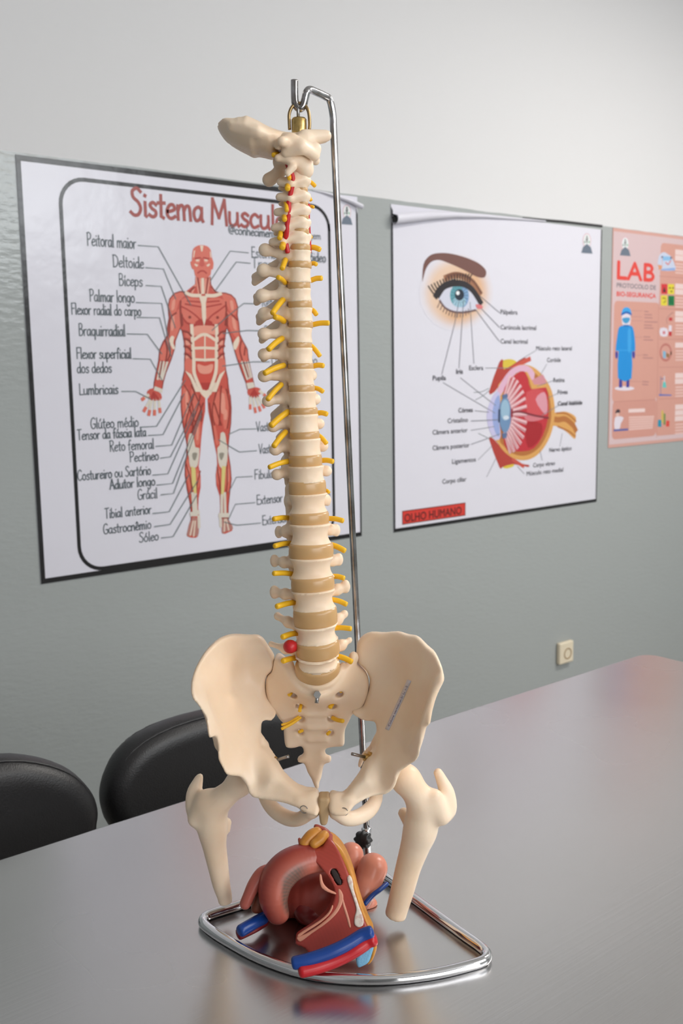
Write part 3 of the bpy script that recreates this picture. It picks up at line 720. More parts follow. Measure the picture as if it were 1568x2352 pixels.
# ---- hip bones
def hip(side):
    if side < 0:
        L = [(629,1515),(628,1507),(615,1489),(602,1471),(589,1461),(572,1458),(533,1457),(511,1463),(494,1473),(476,1489),(461,1511),(448,1537),(443,1563),(448,1587),(459,1606),(471,1624),(477,1639),(483,1663),(487,1676),(499,1683),(503,1700),(507,1721),(515,1739),(526,1756),(540,1765),(556,1773),(568,1788),(575,1803),(589,1813),(615,1820),(648,1829),(678,1839),(690,1847),(712,1856),(732,1856),(732,1825),(704,1819),(680,1808),(654,1786),(637,1767),(619,1732),(600,1704),(597,1685),(598,1672),(606,1654),(624,1648),(634,1638),(630,1627),(617,1612),(611,1598),(609,1572),(612,1553),(624,1540),(629,1527)]
        X = lambda x: x
        isch = [((714,1862),.936,17),((690,1880),.946,16),((664,1880),.956,18),((634,1864),.968,18),((614,1840),.980,17),((604,1812),.990,17),((596,1780),.990,18)]
        pub = [((716,1838),.934,15),((718,1860),.934,15)]
        spn = [((598,1700),.988,11),((612,1722),.998,9),((634,1748),1.012,6),((632,1762),1.012,5)]
        rim = [((528,1756),.956,6),((552,1770),.950,7),((570,1790),.948,8),((590,1804),.950,8)]
        head = (552,1795); tub = (690,1838)
    else:
        L = [(819,1519),(821,1487),(835,1469),(855,1459),(885,1454),(915,1453),(938,1456),(961,1464),(982,1480),(1000,1500),(1010,1519),(1016,1539),(1013,1560),(999,1576),(991,1597),(986,1622),(984,1650),(977,1654),(969,1655),(967,1674),(965,1695),(958,1714),(950,1728),(931,1744),(914,1762),(908,1780),(900,1793),(882,1806),(858,1811),(835,1821),(814,1834),(804,1844),(790,1853),(757,1853),(758,1826),(787,1822),(812,1797),(830,1776),(844,1753),(858,1723),(866,1695),(863,1668),(855,1654),(835,1648),(812,1641),(810,1634),(822,1627),(834,1622),(841,1602),(847,1581),(849,1560),(841,1540),(829,1528)]
        X = lambda x: 1463-x
        isch = [((772,1866),.936,16),((796,1880),.946,17),((824,1876),.956,18),((848,1860),.968,18),((862,1838),.980,16),((866,1812),.990,15),((870,1780),.990,18)]
        pub = [((774,1838),.934,15),((772,1862),.934,14)]
        spn = [((868,1698),.988,11),((856,1716),.998,9),((834,1738),1.010,7),((826,1758),1.012,5)]
        rim = [((940,1738),.956,6),((918,1756),.950,7),((907,1778),.948,7),((890,1798),.950,8)]
        head = (931,1790); tub = (800,1836)
    ctl = [(622,1530,1.012,.0085),(615,1580,1.014,.0085),(628,1635,1.014,.0065),(572,1460,1.004,.0048),(533,1459,.990,.0052),(494,1475,.970,.0054),(461,1511,.952,.0058),(447,1555,.938,.0062),(463,1600,.932,.0065),
     (480,1640,.934,.006),(496,1690,.938,.0085),(545,1530,1.000,.0034),(585,1530,1.010,.004),(525,1590,.984,.0042),(570,1610,.998,.0060),(545,1660,.974,.0095),(520,1720,.952,.0095),(570,1720,.972,.012),
     (552,1760,.954,.010),(600,1700,.986,.0085),(590,1790,.956,.0105),(625,1785,.952,.0085),(640,1800,.948,.0075),(670,1820,.940,.0065),(705,1838,.934,.0080)]
    ctl = [(X(x),y,b,t) for x,y,b,t in ctl]
    def dep(x, y):
        ww = [1/(((c[0]-x)**2+(c[1]-y)**2+80)**1.5) for c in ctl]; return sum(w_*c[2] for w_, c in zip(ww, ctl))/sum(ww)
    C3 = [as_(x,y,b) for x,y,b,t in ctl]
    P = [as_(x,y,dep(x,y)) for x,y in L]; P = catmull([(p[0],p[2]) for p in P], 3, True)
    A = [p[0] for p in P]; Z = [p[1] for p in P]
    zlo = as_(660,1912,.94)[2]
    f = Field((min(A)-.012,.825,zlo), (max(A)+.012,1.02,max(Z)+.010), .0017)
    Xg, Zg = np.meshgrid(f.ax[0], f.ax[2], indexing='ij')
    bc = tps([(q[0],q[2]) for q in C3], [q[1] for q in C3], Xg, Zg); th = shep([(q[0],q[2]) for q in C3], [c[3] for c in ctl], Xg, Zg)
    f.D = f.slab(P, bc, th, .0042)
    K = .000418
    f.chain([(as_(p[0],p[1],b), r*K) for p, b, r in isch], .005)
    f.chain([(as_(p[0],p[1],b), r*K) for p, b, r in pub], .006)
    f.chain([(as_(p[0],p[1],b), r*K) for p, b, r in spn], .006)
    f.chain([(as_(p[0],p[1],b), r*K) for p, b, r in rim], .006)
    f.smin(f.ell(as_(tub[0],tub[1],.930), (.0055,.004,.0035)), .004)
    # front knobs of the rim of the blade
    if side < 0: kn_ = [((452,1570),.934,7),((470,1622),.928,7),((490,1674),.932,8),((500,1712),.938,8)]
    else: kn_ = [((1008,1560),.934,8),((978,1640),.926,8),((960,1700),.934,8),((944,1722),.944,7)]
    f.chain([(as_(p[0],p[1],b), r*K) for p, b, r in kn_], .006)
    hc = as_(head[0], head[1], .985); f.cut(f.cap(hc, hc, .0165), .002)
    V, F = f.mesh(); return link('hip_bone', V, F, M_bone, spine)
hipL = hip(-1); hipR = hip(1)
# pubic cushion
c0 = as_(744.5,1826,.934); c1 = as_(743,1886,.936)
f = Field(np.minimum(c0,c1)-.02, np.maximum(c0,c1)+.02, .0012)
cc = (c0+c1)/2; dz = (c0-c1)[2]/2
P2 = catmull([(q[0],q[2]) for q in [as_(x,y,.935) for x,y in [(732,1826),(745,1824),(757,1827),(757,1850),(754,1870),(751,1884),(743,1887),(736,1884),(733,1868),(731,1848)]]], 4, True)
Xg, Zg = np.meshgrid(f.ax[0], f.ax[2], indexing='ij')
f.D = f.slab(P2, np.full(Xg.shape,as_(744,1855,.934)[1]), np.full(Xg.shape,.0095), .003)
V, F = f.mesh(); link('pubic_disc', V, F, M_tan, spine)
# hip pins with brass nuts
def hip_pin(nut, end, axis, host):
    n = np.array(nut); ax = np.array(axis, float); ax /= np.linalg.norm(ax)
    V, F = lathe([(.0030,-.004),(.0058,-.004),(.0062,-.003),(.0062,-.0005),(.0040,0),(.0040,.0030),(.0026,.0032)], n, 22, ax=ax); bn = link('brass_nut', V, F, M_brass, spine, False)
    V, F = tube([n, n+ax*.014, n+ax*end], .0016, 10); sub('threaded_pin', V, F, M_screw, spine, bn)
hip_pin(as_(629,1748,.974), .017, (.82,-.25,.36), hipL)
hip_pin(as_(843,1740,.974), .017, (-.88,-.25,.34), hipR)
# wire rings on the pubic bones
for x, y, b in ((698,1858,.9225),(790,1863,.9225)):
    c = as_(x,y,b); Q = [c+v3(.0036*math.cos(a), -.0012*math.cos(a)-.001, .0036*math.sin(a)) for a in [R(20+20*k) for k in range(17)]]
    V, F = tube(Q, .0004, 6); link('wire_ring', V, F, M_screw, spine)

# ---- thigh bones
def femur(side):
    K = .000418
    if side < 0:
        hd, hb_, hr = (552,1795), .985, 33
        sh = [((488,1850),.990,36),((487,1895),.992,38),((492,1940),.994,30),((500,1985),.996,26),((508,2030),.998,22),((515,2056),1.0,19)]
        neck = [((540,1808),.985,26),((505,1838),.987,32)]
        gt = [((452,1862),.998,24),((446,1825),1.0,20),((455,1793),1.002,12),((459,1784),1.002,8)]
        ext = [((446,1884),.986,14),((470,1835),.988,16)]
        les = [((520,1890),1.006,13),((522,1905),1.004,8)]
        end = ((517,2068),1.0,17.5)
    else:
        hd, hb_, hr = (928,1788), .985, 34
        sh = [((972,1850),.990,36),((966,1900),.992,42),((954,1940),.994,36),((938,1990),.996,31),((925,2040),.998,29),((914,2080),1.0,27)]
        neck = [((936,1792),.983,30),((960,1830),.987,34)]
        gt = [((1018,1862),.998,28),((1026,1825),1.0,20),((1014,1792),1.002,14),((1006,1775),1.002,11)]
        ext = [((1016,1878),.984,16),((1000,1830),.984,16)]
        les = [((927,1868),1.008,14),((932,1886),1.006,10)]
        end = ((909,2098),1.0,26.5)
    pts = [as_(p[0],p[1],b) for p,b,r in sh+gt+les+ext]+[as_(hd[0],hd[1],hb_), as_(end[0][0],end[0][1],end[1])]
    f = Field(np.min(pts,0)-.022, np.max(pts,0)+.022, .0017)
    hc = as_(hd[0],hd[1],hb_); f.D = f.cap(hc, hc, hr*K)
    f.chain([(hc, hr*K*.72)]+[(as_(p[0],p[1],b), r*K) for p,b,r in neck]+[(as_(p[0],p[1],b), r*K) for p,b,r in sh[:1]], .008)
    f.chain([(as_(p[0],p[1],b), r*K) for p,b,r in sh]+[(as_(end[0][0],end[0][1],end[1]), end[2]*K)], .006)
    f.chain([(as_(sh[0][0][0],sh[0][0][1],.992), 26*K)]+[(as_(p[0],p[1],b), r*K) for p,b,r in gt], .006)
    f.chain([(as_(p[0],p[1],b), r*K) for p,b,r in ext], .010)
    f.chain([(as_(p[0],p[1],b), r*K) for p,b,r in les], .006)
    # flat saw cut at the lower end
    e = as_(end[0][0],end[0][1],end[1]); a_ = as_(sh[-1][0][0],sh[-1][0][1],sh[-1][1]); ax = (e-a_); ax /= np.linalg.norm(ax)
    f.cut(-((f.X-e[0])*ax[0]+(f.Y-e[1])*ax[1]+(f.Z-e[2])*ax[2])+.0045-0.0 if False else -(((f.X-e[0])*ax[0]+(f.Y-e[1])*ax[1]+(f.Z-e[2])*ax[2])-.0035), .0015)
    V, F = f.mesh(); return link('thigh_bone', V, F, M_bone, spine)
femur(-1); femur(1)

# ------------------------------------------------------------------ painted organ model lying inside the stand's base
M_tint = mat('painted_organ_plastic', (1,1,1,1), .33, spec=.5, attr='tint', bump=(240,.05,.001))
M_fat = mat('orange_fat_paint', rgb(214,148,62), .38, noise=(120,.5,rgb(196,124,48)))
M_pink = mat('pink_skin_plastic', rgb(220,140,116), .33, sss=.08, noise=(30,.3,rgb(206,122,100)))
M_blue = mat('blue_vein_paint', rgb(16,62,140), .32)
M_art = mat('red_vessel_paint', rgb(188,22,34), .32)
M_pale = mat('pale_pink_band_paint', rgb(214,146,122), .38)
M_white2 = mat('white_bone_paint', rgb(226,216,206), .4, noise=(230,.55,rgb(196,140,132)))
M_sponge = mat('light_blue_spongy_paint', rgb(128,186,222), .4, bump=(500,.5,.001))
M_hole = mat('dark_hollow_paint', rgb(44,30,28), .5)
organ = Root('organ_model', at(720,2080,.985)*v3(1,1,0)+v3(0,0,TABLE), 'red and orange painted organ section model lying inside the triangular chrome base', 'anatomical model')
KO = .000415
def ch(pts): return [(at(x,y,b), r*KO) for x,y,b,r in pts]
def box_of(*lists, pad=.012):
    p = np.array([q for l in lists for q,_ in l]); r = max(r for l in lists for _,r in l); return p.min(0)-r-pad, p.max(0)+r+pad
RED1, RED2, RED3 = np.array(rgb(150,58,50)), np.array(rgb(196,108,90)), np.array(rgb(122,36,34))
def px_of(V):                                   # photo-frame x, y of points given in (a,b,z)
    W = np.stack([V[:,0]*CY_+V[:,1]*SY_, -V[:,0]*SY_+V[:,1]*CY_, V[:,2]-CAMZ], 1)
    dz = W@fw; return 784+FPX*(W@rt)/dz, 1176+FPX*(W@dn)/dz
# body behind everything, standing on the table
def solid(name, chains, M, ks=.006, h=.0014, extra=None, colors=None, root=organ, flat=True):
    lo, hi = box_of(*chains); f = Field(lo, hi, h)
    for c in chains:
        if len(c) == 1: f.smin(f.cap(c[0][0], c[0][0], c[0][1]), ks)
        else: f.chain(c, ks)
    if extra: extra(f)
    if flat: f.D = np.maximum(f.D, (TABLE+.0004)-f.Z)
    V, F = f.mesh(); return link(name, V, F, M, root, colors=colors(V) if colors else None)
def col_back(V): 
    return np.tile(np.array(rgb(150,62,52)), (len(V),1))
def onto(q): return q
base = [(v3(*at(650,2085,.985)[:2],TABLE+.022), .020), (v3(*at(735,2090,.975)[:2],TABLE+.026), .026), (v3(*at(775,2085,.985)[:2],TABLE+.028), .024)]
base2 = ch([(640,2075,.985,38),(700,2010,.995,45),(752,1975,1.0,30)])
solid('muscle_body', [base, base2, [(at(752,2045,.985), .024)]], M_tint, .012, colors=col_back)
# curved thick arch with its greyed inner edge (the model's own painted colours, set by place across the band)
arch = ch([(638,2094,.942,30),(630,2062,.942,38),(637,2022,.948,43),(664,1992,.955,44),(702,1976,.961,40),(740,1976,.964,28),(762,1982,.965,14)])
arch_path = catmull([(636,2100),(622,2060),(636,2016),(664,1988),(704,1968),(740,1968),(764,1980)], 8)
def col_arch(V):
    x, y = px_of(V); c = np.array([712,2052.]); r = np.hypot(x-c[0], (y-c[1])*1.05)
    n = np.sin(np.arctan2(y-c[1], x-c[0])*46+r*.10)*.5+.5
    t = np.clip((110-r)/42, 0, 1)[:,None]; C = (RED1*(1-t)+RED2*t)
    g = np.clip((80-r)/16, 0, 1)*np.clip((715-x)/30, 0, 1)*np.clip((x-640)/12,0,1); g = (g*(.72+.28*n))[:,None]
    C = C*(1-g)+np.array(rgb(104,84,74))*g
    C[:,3] = 1; return C
def arch_cut(f):
    c = at(716,2076,.940); f.cut(f.ell(c, (.0235,.05,.0250)), .006)
solid('uterus_arch', [arch], M_tint, .008, h=.0012, extra=arch_cut, colors=col_arch)
# dark glossy bowl inside the arch
M_bowl = mat('dark_red_bladder_paint', rgb(120,36,34), .26, noise=(60,.4,rgb(138,52,56)))
solid('bladder', [ch([(712,2082,.968,46)]), ch([(720,2060,.975,44)])], M_bowl, .01)
# left flap with a brown hollow
flap = ch([(636,1998,.962,15),(606,2006,.956,19),(585,2030,.950,17),(572,2056,.946,15),(563,2076,.944,14)])
def flap_x(f):
    for (p,r),(q,s) in zip(flap[1:], flap[2:]):
        f.smin(f.cap(p+v3(.006,.012,-.002), q+v3(.006,.014,-.003), r*.9, s*.9), .004)
solid('side_flap', [flap], M_tint, .006, extra=flap_x, colors=lambda V: np.tile(np.array(rgb(176,92,80)), (len(V),1)))
M_brown = mat('brown_hollow_paint', rgb(118,58,36), .4)
solid('flap_hollow', [ch([(613,2016,.958,11),(598,2052,.954,12),(588,2086,.952,13)]), ch([(604,2090,.956,12),(600,2060,.957,9)])], M_brown, .005)
# tubes at the left: blue above, dark red beneath
V, F = rounded_tube([at(606,2108,.950), at(580,2122,.938), on_z(553,2138,TABLE+.0155)], .0062, 16, 5); tb_ = link('vein', V, F, M_blue, organ)
V, F = rounded_tube([at(606,2116,.954), at(582,2130,.940), on_z(549,2146,TABLE+.0085)], .0058, 16, 5); link('vessel', V, F, mat('dark_red_vessel_paint', rgb(120,22,30), .35), organ)
# ---- sagittal cut face: tilted slab and the pieces inlaid in it
def cb(y): return .972-.068*(y-1915)/270.
def cut_slab(name, px, th, M, lift=0., h=.0013, r=.002, parent=organ, colors=None, catm=3, holes=None):
    px = catmull(px, catm, True) if catm else px
    P = [at(x,y,cb(y)-lift) for x,y in px]; A = [p[0] for p in P]; Z = [p[2] for p in P]; B = [p[1] for p in P]
    f = Field((min(A)-.006,min(B)-th-.006,min(Z)-.006), (max(A)+.006,max(B)+th+.006,max(Z)+.006), h)
    X, Zg = np.meshgrid(f.ax[0], f.ax[2], indexing='ij')
    z0 = at(720,1915,cb(1915))[2]; z1 = at(720,2185,cb(2185))[2]
    bc = .972-.068*np.clip((z0-Zg)/(z0-z1), -.2, 1.3)-lift
    f.D = f.slab([(p[0],p[2]) for p in P], bc, np.full(X.shape, th), min(r, th*.95))
    if holes: holes(f)
    V, F = f.mesh(); return link(name, V, F, M, parent, colors=colors(V) if colors else None)
def col_face(V):
    x, y = px_of(V); n = np.sin(np.arctan2(y-2010, x-700)*3+np.hypot(x-640,y-2190)*.75)*.5+.5
    t = np.clip((y-1950)/230, 0, 1); a = np.array(rgb(176,70,58)); b_ = np.array(rgb(160,52,44))
    C = a*(1-t[:,None])+b_*t[:,None]; C = C*(1-.10*n[:,None]); 
    C[:,3] = 1; return C
def holes(f):
    for (x0,y0,x1,y1,r) in ((767,1998,778,2020,11),):
        f.cut(f.cap(at(x0,y0,.94), at(x1,y1,.94), r*KO), .001) if False else None
        p, q = at(x0,y0,cb(y0)), at(x1,y1,cb(y1)); 
        f.cut(np.minimum(f.cap(p-v3(0,.006,0), q-v3(0,.006,0), r*KO), f.cap(p, q, r*KO*.9)), .001)
face = cut_slab('cut_face', [(753,1919),(766,1926),(780,1948),(796,1984),(808,2018),(822,2062),(838,2104),(850,2132),(842,2152),(800,2172),(752,2190),(718,2187),(700,2168),(682,2160),(681,2150),(716,2126),(748,2096),(764,2062),(768,2036),(757,2010),(742,1990),(722,1968),(700,1952),(712,1944),(738,1940)], .0075, M_tint, colors=col_face, holes=holes)
hol = cut_slab('hollow', [(757,1990),(766,1989),(780,2004),(786,2024),(783,2033),(772,2025),(762,2008)], .0032, M_hole, lift=.0040, h=.0008)
def inlay(name, px, M, lift=.0086, th=.0012, par=organ): return cut_slab(name, px, th, M, lift=lift, h=.0007, r=.001)
inlay('pale_band', [(733,2012),(738,2012),(742,2030),(754,2044),(772,2053),(768,2056),(750,2050),(736,2038)], M_pale)
inlay('pale_band', [(776,2044),(783,2046),(789,2064),(778,2094),(752,2122),(716,2148),(689,2168),(681,2156),(700,2150),(736,2126),(764,2098),(777,2072)], M_pale)
inlay('pale_band', [(787,2062),(792,2078),(802,2110),(806,2132),(801,2132),(795,2110),(786,2080)], M_pale)
inlay('pale_band', [(683,2152),(706,2136),(736,2116),(754,2098),(762,2082),(765,2086),(756,2104),(734,2124),(704,2144),(686,2157)], M_pale, lift=.0088)
inlay('bone_inlay', [(797,2016),(804,2014),(810,2026),(812,2044),(818,2064),(826,2088),(834,2110),(834,2126),(824,2132),(814,2126),(814,2108),(818,2092),(814,2074),(806,2050),(799,2030)], M_white2, lift=.0089, th=.0018)
cut_slab('fat_strip', [(753,1917),(768,1922),(786,1940),(800,1966),(812,1998),(820,2030),(832,2070),(846,2106),(858,2132),(850,2140),(838,2108),(822,2066),(808,2022),(794,1984),(776,1948)], .0085, M_fat, lift=-.0030)
V, F = (None, None)
# two fat lobes at the top and the red edge beneath them
solid('fat_lobe', [ch([(700,1936,.966,14),(714,1920,.970,15),(727,1912,.974,14)])], M_fat, .004, h=.001, flat=False)
solid('fat_lobe', [ch([(722,1938,.962,12),(736,1927,.966,14),(744,1919,.970,13)])], M_fat, .004, h=.001, flat=False)
solid('fold_edge', [ch([(687,1927,.968,4),(695,1942,.966,9),(708,1951,.967,11),(730,1952,.972,10)]), ch([(726,1899,.982,7),(745,1908,.980,8),(760,1922,.980,8)])], M_tint, .004, flat=False, colors=lambda V: np.tile(np.array(rgb(166,80,64)), (len(V),1)))
# round pink lobes behind
solid('pink_lobe', [ch([(856,1994,.998,38),(846,2020,.992,36),(836,2046,.983,31),(834,2074,.975,18)])], M_pink, .01)
solid('pink_lobe', [ch([(806,1964,1.022,33),(806,1990,1.015,34)])], M_pink, .01)
solid('pink_lobe', [ch([(849,2078,1.0,20),(838,2092,.995,20)])], M_pink, .01)
V, F = rounded_tube([at(888,2030,.984), at(872,2044,.974), at(856,2056,.968), at(838,2076,.962)], .0026, 10, 5); link('thin_vein', V, F, M_blue, organ)
# bottom vessels, crossing over the tube of the stand
def lift_at(x, y, z): return on_z(x, y, z)
zb = TABLE+2*RB+.0075
P = [on_z(676,2212,zb+.006), on_z(706,2205,zb+.008), on_z(740,2194,zb+.011), on_z(775,2180,zb+.015), on_z(806,2164,zb+.019), on_z(830,2149,zb+.023), on_z(851,2141,zb+.026)]
V, F = rounded_tube(P, .0062, 16, 5); link('vein', V, F, M_blue, organ)
P = [on_z(692,2229,zb), on_z(722,2222,zb+.001), on_z(758,2210,zb+.003), on_z(792,2195,zb+.007), on_z(820,2179,zb+.012), on_z(842,2164,zb+.016), on_z(857,2157,zb+.019)]
V, F = rounded_tube(P, .0068, 16, 5); link('vessel', V, F, M_art, organ)
def oval(name, px, M, db, th, h=.001):
    b0 = on_z(830,2185,zb+.006)[1]+db
    P = [at(x,y,b0) for x,y in catmull(px,3,True)]; A = [p[0] for p in P]; Z = [p[2] for p in P]
    f = Field((min(A)-.005,b0-th-.005,min(Z)-.005), (max(A)+.005,b0+th+.005,max(Z)+.005), h)
    X, Zg = np.meshgrid(f.ax[0], f.ax[2], indexing='ij')
    f.D = f.slab([(p[0],p[2]) for p in P], np.full(X.shape,b0), np.full(X.shape,th), .0022)
    f.D = np.maximum(f.D, TABLE+.0005-f.Z)
    V, F = f.mesh(); return link(name, V, F, M, organ)
oval('spongy_oval', [(818,2192),(836,2171),(856,2159),(859,2166),(852,2190),(846,2204),(834,2212),(821,2215)], M_sponge, 0, .006)
oval('fat_rim', [(856,2158),(864,2164),(864,2174),(855,2198),(845,2208),(842,2206),(851,2188)], M_fat, .002, .007)

# ------------------------------------------------------------------ lettering
G = {}
def gl(ch, adv, *st): G[ch] = (adv/10., [(s[0] == 's', [tuple(float(v)/10 for v in p.split(',')) for p in s[2:].split()]) for s in st])
gl(' ',3.2)
gl('a',5.2,'s 4,4.6 2.6,5.4 .8,4.2 .5,2 1.4,.2 3,.8 4,3','l 4.1,5.2 4,1 4.6,0')
gl('b',5,'l .7,9.5 .6,.4','s .6,3.5 2,5.2 3.8,4.2 3.9,1.6 2.4,.1 .6,.8')
gl('c',4.4,'s 3.9,4.4 2.4,5.4 .8,4 .6,1.8 1.8,.1 3.9,.9')
gl('d',5.2,'s 4,4.2 2.5,5.2 .8,4 .5,1.8 1.6,.1 3.2,.8 4,2.8','l 4.1,9.6 4.1,1 4.6,0')
gl('e',4.8,'s .8,2.6 2.4,2.9 4,3.7 3.4,5.2 1.8,5 .6,3 .9,.9 2.4,.1 4.2,1')
gl('f',3.6,'s 3.6,8.8 2.6,9.6 1.6,8.2 1.4,4 1.3,-.2','l .2,5 3,5.4')
gl('g',5.2,'s 4,4.6 2.6,5.4 .8,4.2 .6,2 1.8,.4 3.4,1.2 4,3.4','s 4.2,5.2 4,0 3.4,-2.4 1.8,-3 .6,-1.8')
gl('h',5.2,'l .7,9.6 .7,0','s .8,3.4 2.2,5.2 3.8,4.6 4,0')
gl('i',2.2,'l 1,5.2 1,.4 1.5,0','l .95,7.4 1.15,7.8')
gl('k',5,'l .7,9.5 .7,0','l 3.6,5.2 .9,2.6 4,0')
gl('l',2.2,'l 1,9.8 .9,.4 1.4,0')
gl('m',7.6,'l .7,5.2 .7,0','s .8,3.4 1.8,5.2 3.2,4.8 3.5,0','s 3.6,3.6 4.6,5.2 6,4.8 6.4,0')
gl('n',5.2,'l .7,5.2 .7,0','s .8,3.2 2.2,5.2 3.8,4.6 4.1,0')
gl('o',5.2,'s 2.4,5.4 .7,4.2 .6,1.6 2.2,.1 4,1.2 4.3,3.8 2.8,5.4 2.2,5.4')
gl('p',5,'l .7,5.2 .6,-3.2','s .7,3.6 2.1,5.3 3.9,4.2 3.9,1.6 2.3,.1 .7,1')
gl('q',5.2,'s 4,4.4 2.5,5.3 .8,4.2 .6,1.8 1.8,.2 3.3,.9 4,3','l 4.1,5.2 4.1,-3.2')
gl('r',3.8,'l .7,5.2 .7,0','s .8,3 1.6,4.8 3.4,5.2')
gl('s',4.2,'s 3.6,4.6 2.2,5.4 .9,4.4 1.8,3.1 3.3,2.2 3.2,.7 1.8,.1 .4,.8')
gl('t',3.6,'l 1.6,8.4 1.5,.6 2.6,0','l .2,5.4 3.2,5.6')
gl('u',5.2,'s .7,5.2 .7,1.4 1.8,.1 3.4,.9 4,2.6','l 4.1,5.2 4.1,.8 4.7,0')
gl('v',4.6,'l .3,5.2 2.2,0 4.2,5.2')
gl('x',4.6,'l .4,5.2 4,0','l 4,5.2 .4,0')
gl('z',4.4,'l .5,5 3.8,5.2 .5,.2 4,.2')
gl('A',6,'l .3,0 2.8,10 5.4,0','l 1.3,3.6 4.6,3.8')
gl('B',5.6,'l .8,10 .8,0','s .8,9.8 3,10 4.2,8.2 3.2,5.9 .9,5.3','s .9,5.3 3.8,5 4.9,2.8 3.4,.3 .8,.1')
gl('C',6,'s 5.2,8.4 3.6,10 1.6,8.4 .6,4.6 1.6,.9 3.6,.1 5.4,1.6')
gl('D',6.4,'l .9,9.8 .9,.1','s .3,9.8 3.4,9.6 5.6,7 5.4,3 3.2,.3 .5,.1')
gl('E',5.2,'l 4.6,9.8 .8,9.8 .8,.1 4.7,.1','l .8,5.2 4,5.3')
gl('F',5,'l 4.8,9.9 .8,9.8 .8,0','l .8,5.2 3.9,5.3')
gl('G',6.2,'s 5.2,8.6 3.6,10 1.5,8.4 .6,4.6 1.6,.8 3.6,.1 5.3,1.4 5.4,4','l 3.2,4.2 5.6,4.2')
gl('L',4.8,'l .8,9.9 .8,.1 4.6,.2')
gl('M',7.6,'l .7,0 1.2,9.8 3.7,2.6 6.2,9.8 6.9,0')
gl('O',6.6,'s 3.2,10 1.2,8.6 .6,5 1.4,1.2 3.3,.1 5.3,1.4 6,5 5.2,8.6 3.4,10')
gl('P',5.4,'l .9,9.8 .8,0','s .2,9.4 2.6,10 4.6,8.6 4.2,5.9 2.4,4.8 .9,4.8')
gl('R',5.6,'l .9,9.8 .8,0','s .2,9.4 2.8,10 4.6,8.4 3.8,5.9 .9,5','l 1.8,5.2 4.8,-.4')
gl('S',5.8,'s 5,8.8 3.4,10 1.5,8.8 1.8,6.6 3.8,5 4.8,2.8 3.8,.6 2,.1 .4,1.2')
gl('T',5.4,'l .2,9.7 5.2,9.9','l 2.6,9.8 2.5,0')
gl('V',6,'l .3,9.8 2.8,0 5.6,10')
gl('@',8.4,'s 5.4,6 4,7 2.8,5.6 2.8,3.4 4,2.4 5.4,3.6 5.6,6','s 5.8,6.8 5.6,3 6.8,2.6 7.8,5 6.6,8.6 4,9.4 1.4,7.6 .7,4 2.4,.6 5.6,.2')
ACC = {'á':('a',"'"),'é':('e',"'"),'í':('i',"'"),'ó':('o',"'"),'ú':('u',"'"),'ê':('e','^')}
def stroke_ribbon(mb, pts, wd, mi, P0):
    """flat ribbon along pts in (x, z); P0 maps (x, z) to 3-D"""
    n = len(pts)
    if n < 2: return
    V = []; 
    for i in range(n):
        p = np.array(pts[i]); a = np.array(pts[max(i-1,0)]); b = np.array(pts[min(i+1,n-1)])
        t = b-a; t = t/(np.linalg.norm(t)+1e-12); nn = np.array([-t[1],t[0]])*wd/2
        if i == 0: p = p-t*wd*.35
        if i == n-1: p = p+t*wd*.35
        V.append(P0(*(p-nn))); V.append(P0(*(p+nn)))
    mb.add(V, [(2*i,2*i+2,2*i+3,2*i+1) for i in range(n-1)], mi)
def write(text, x0, z0, x1, cap):
    glyphs = []; x = 0
    for chx in text:
        acc = None
        if chx in ACC: chx, acc = ACC[chx]
        adv, st = G[chx]
        for sm, pts in st:
            if acc == "'" and chx == 'i' and pts[0][1] > .7: continue
            if sm and len(pts) > 2: glyphs.append([(x+p[0], p[1]) for p in catmull([(a,b) for a,b in pts], 5)])
            else: glyphs += [[(x+p[0], p[1]), (x+q[0], q[1])] for p, q in zip(pts, pts[1:])]
        if acc == "'": glyphs.append([(x+adv*.42, .66),(x+adv*.62,.86)])
        if acc == '^': glyphs += [[(x+adv*.22,.66),(x+adv*.45,.84)],[(x+adv*.45,.84),(x+adv*.68,.66)]]
        x += adv
    s = (x1-x0)/x
    return [[(x0+a*s, z0+b*cap) for a,b in q] for q in glyphs]
def block_text(mb, text, x0, z0, x1, cap, P0, mi=0, bold=0.):
    cu = bpy.data.curves.new('t', 'FONT'); cu.body = text; cu.size = 1; cu.offset = bold; cu.resolution_u = 4
    o = bpy.data.objects.new('t', cu); COL.objects.link(o)
    dg = bpy.context.evaluated_depsgraph_get(); me = bpy.data.meshes.new_from_object(o.evaluated_get(dg))
    V = np.array([v.co[:] for v in me.vertices]); F = [list(p.vertices) for p in me.polygons]
    bpy.data.objects.remove(o); bpy.data.curves.remove(cu); bpy.data.meshes.remove(me)
    if not len(V): return
    xa, xb = V[:,0].min(), V[:,0].max(); s = (x1-x0)/(xb-xa)
    mb.add([P0(x0+(v[0]-xa)*s, z0+v[1]/.70*cap) for v in V], F, mi)

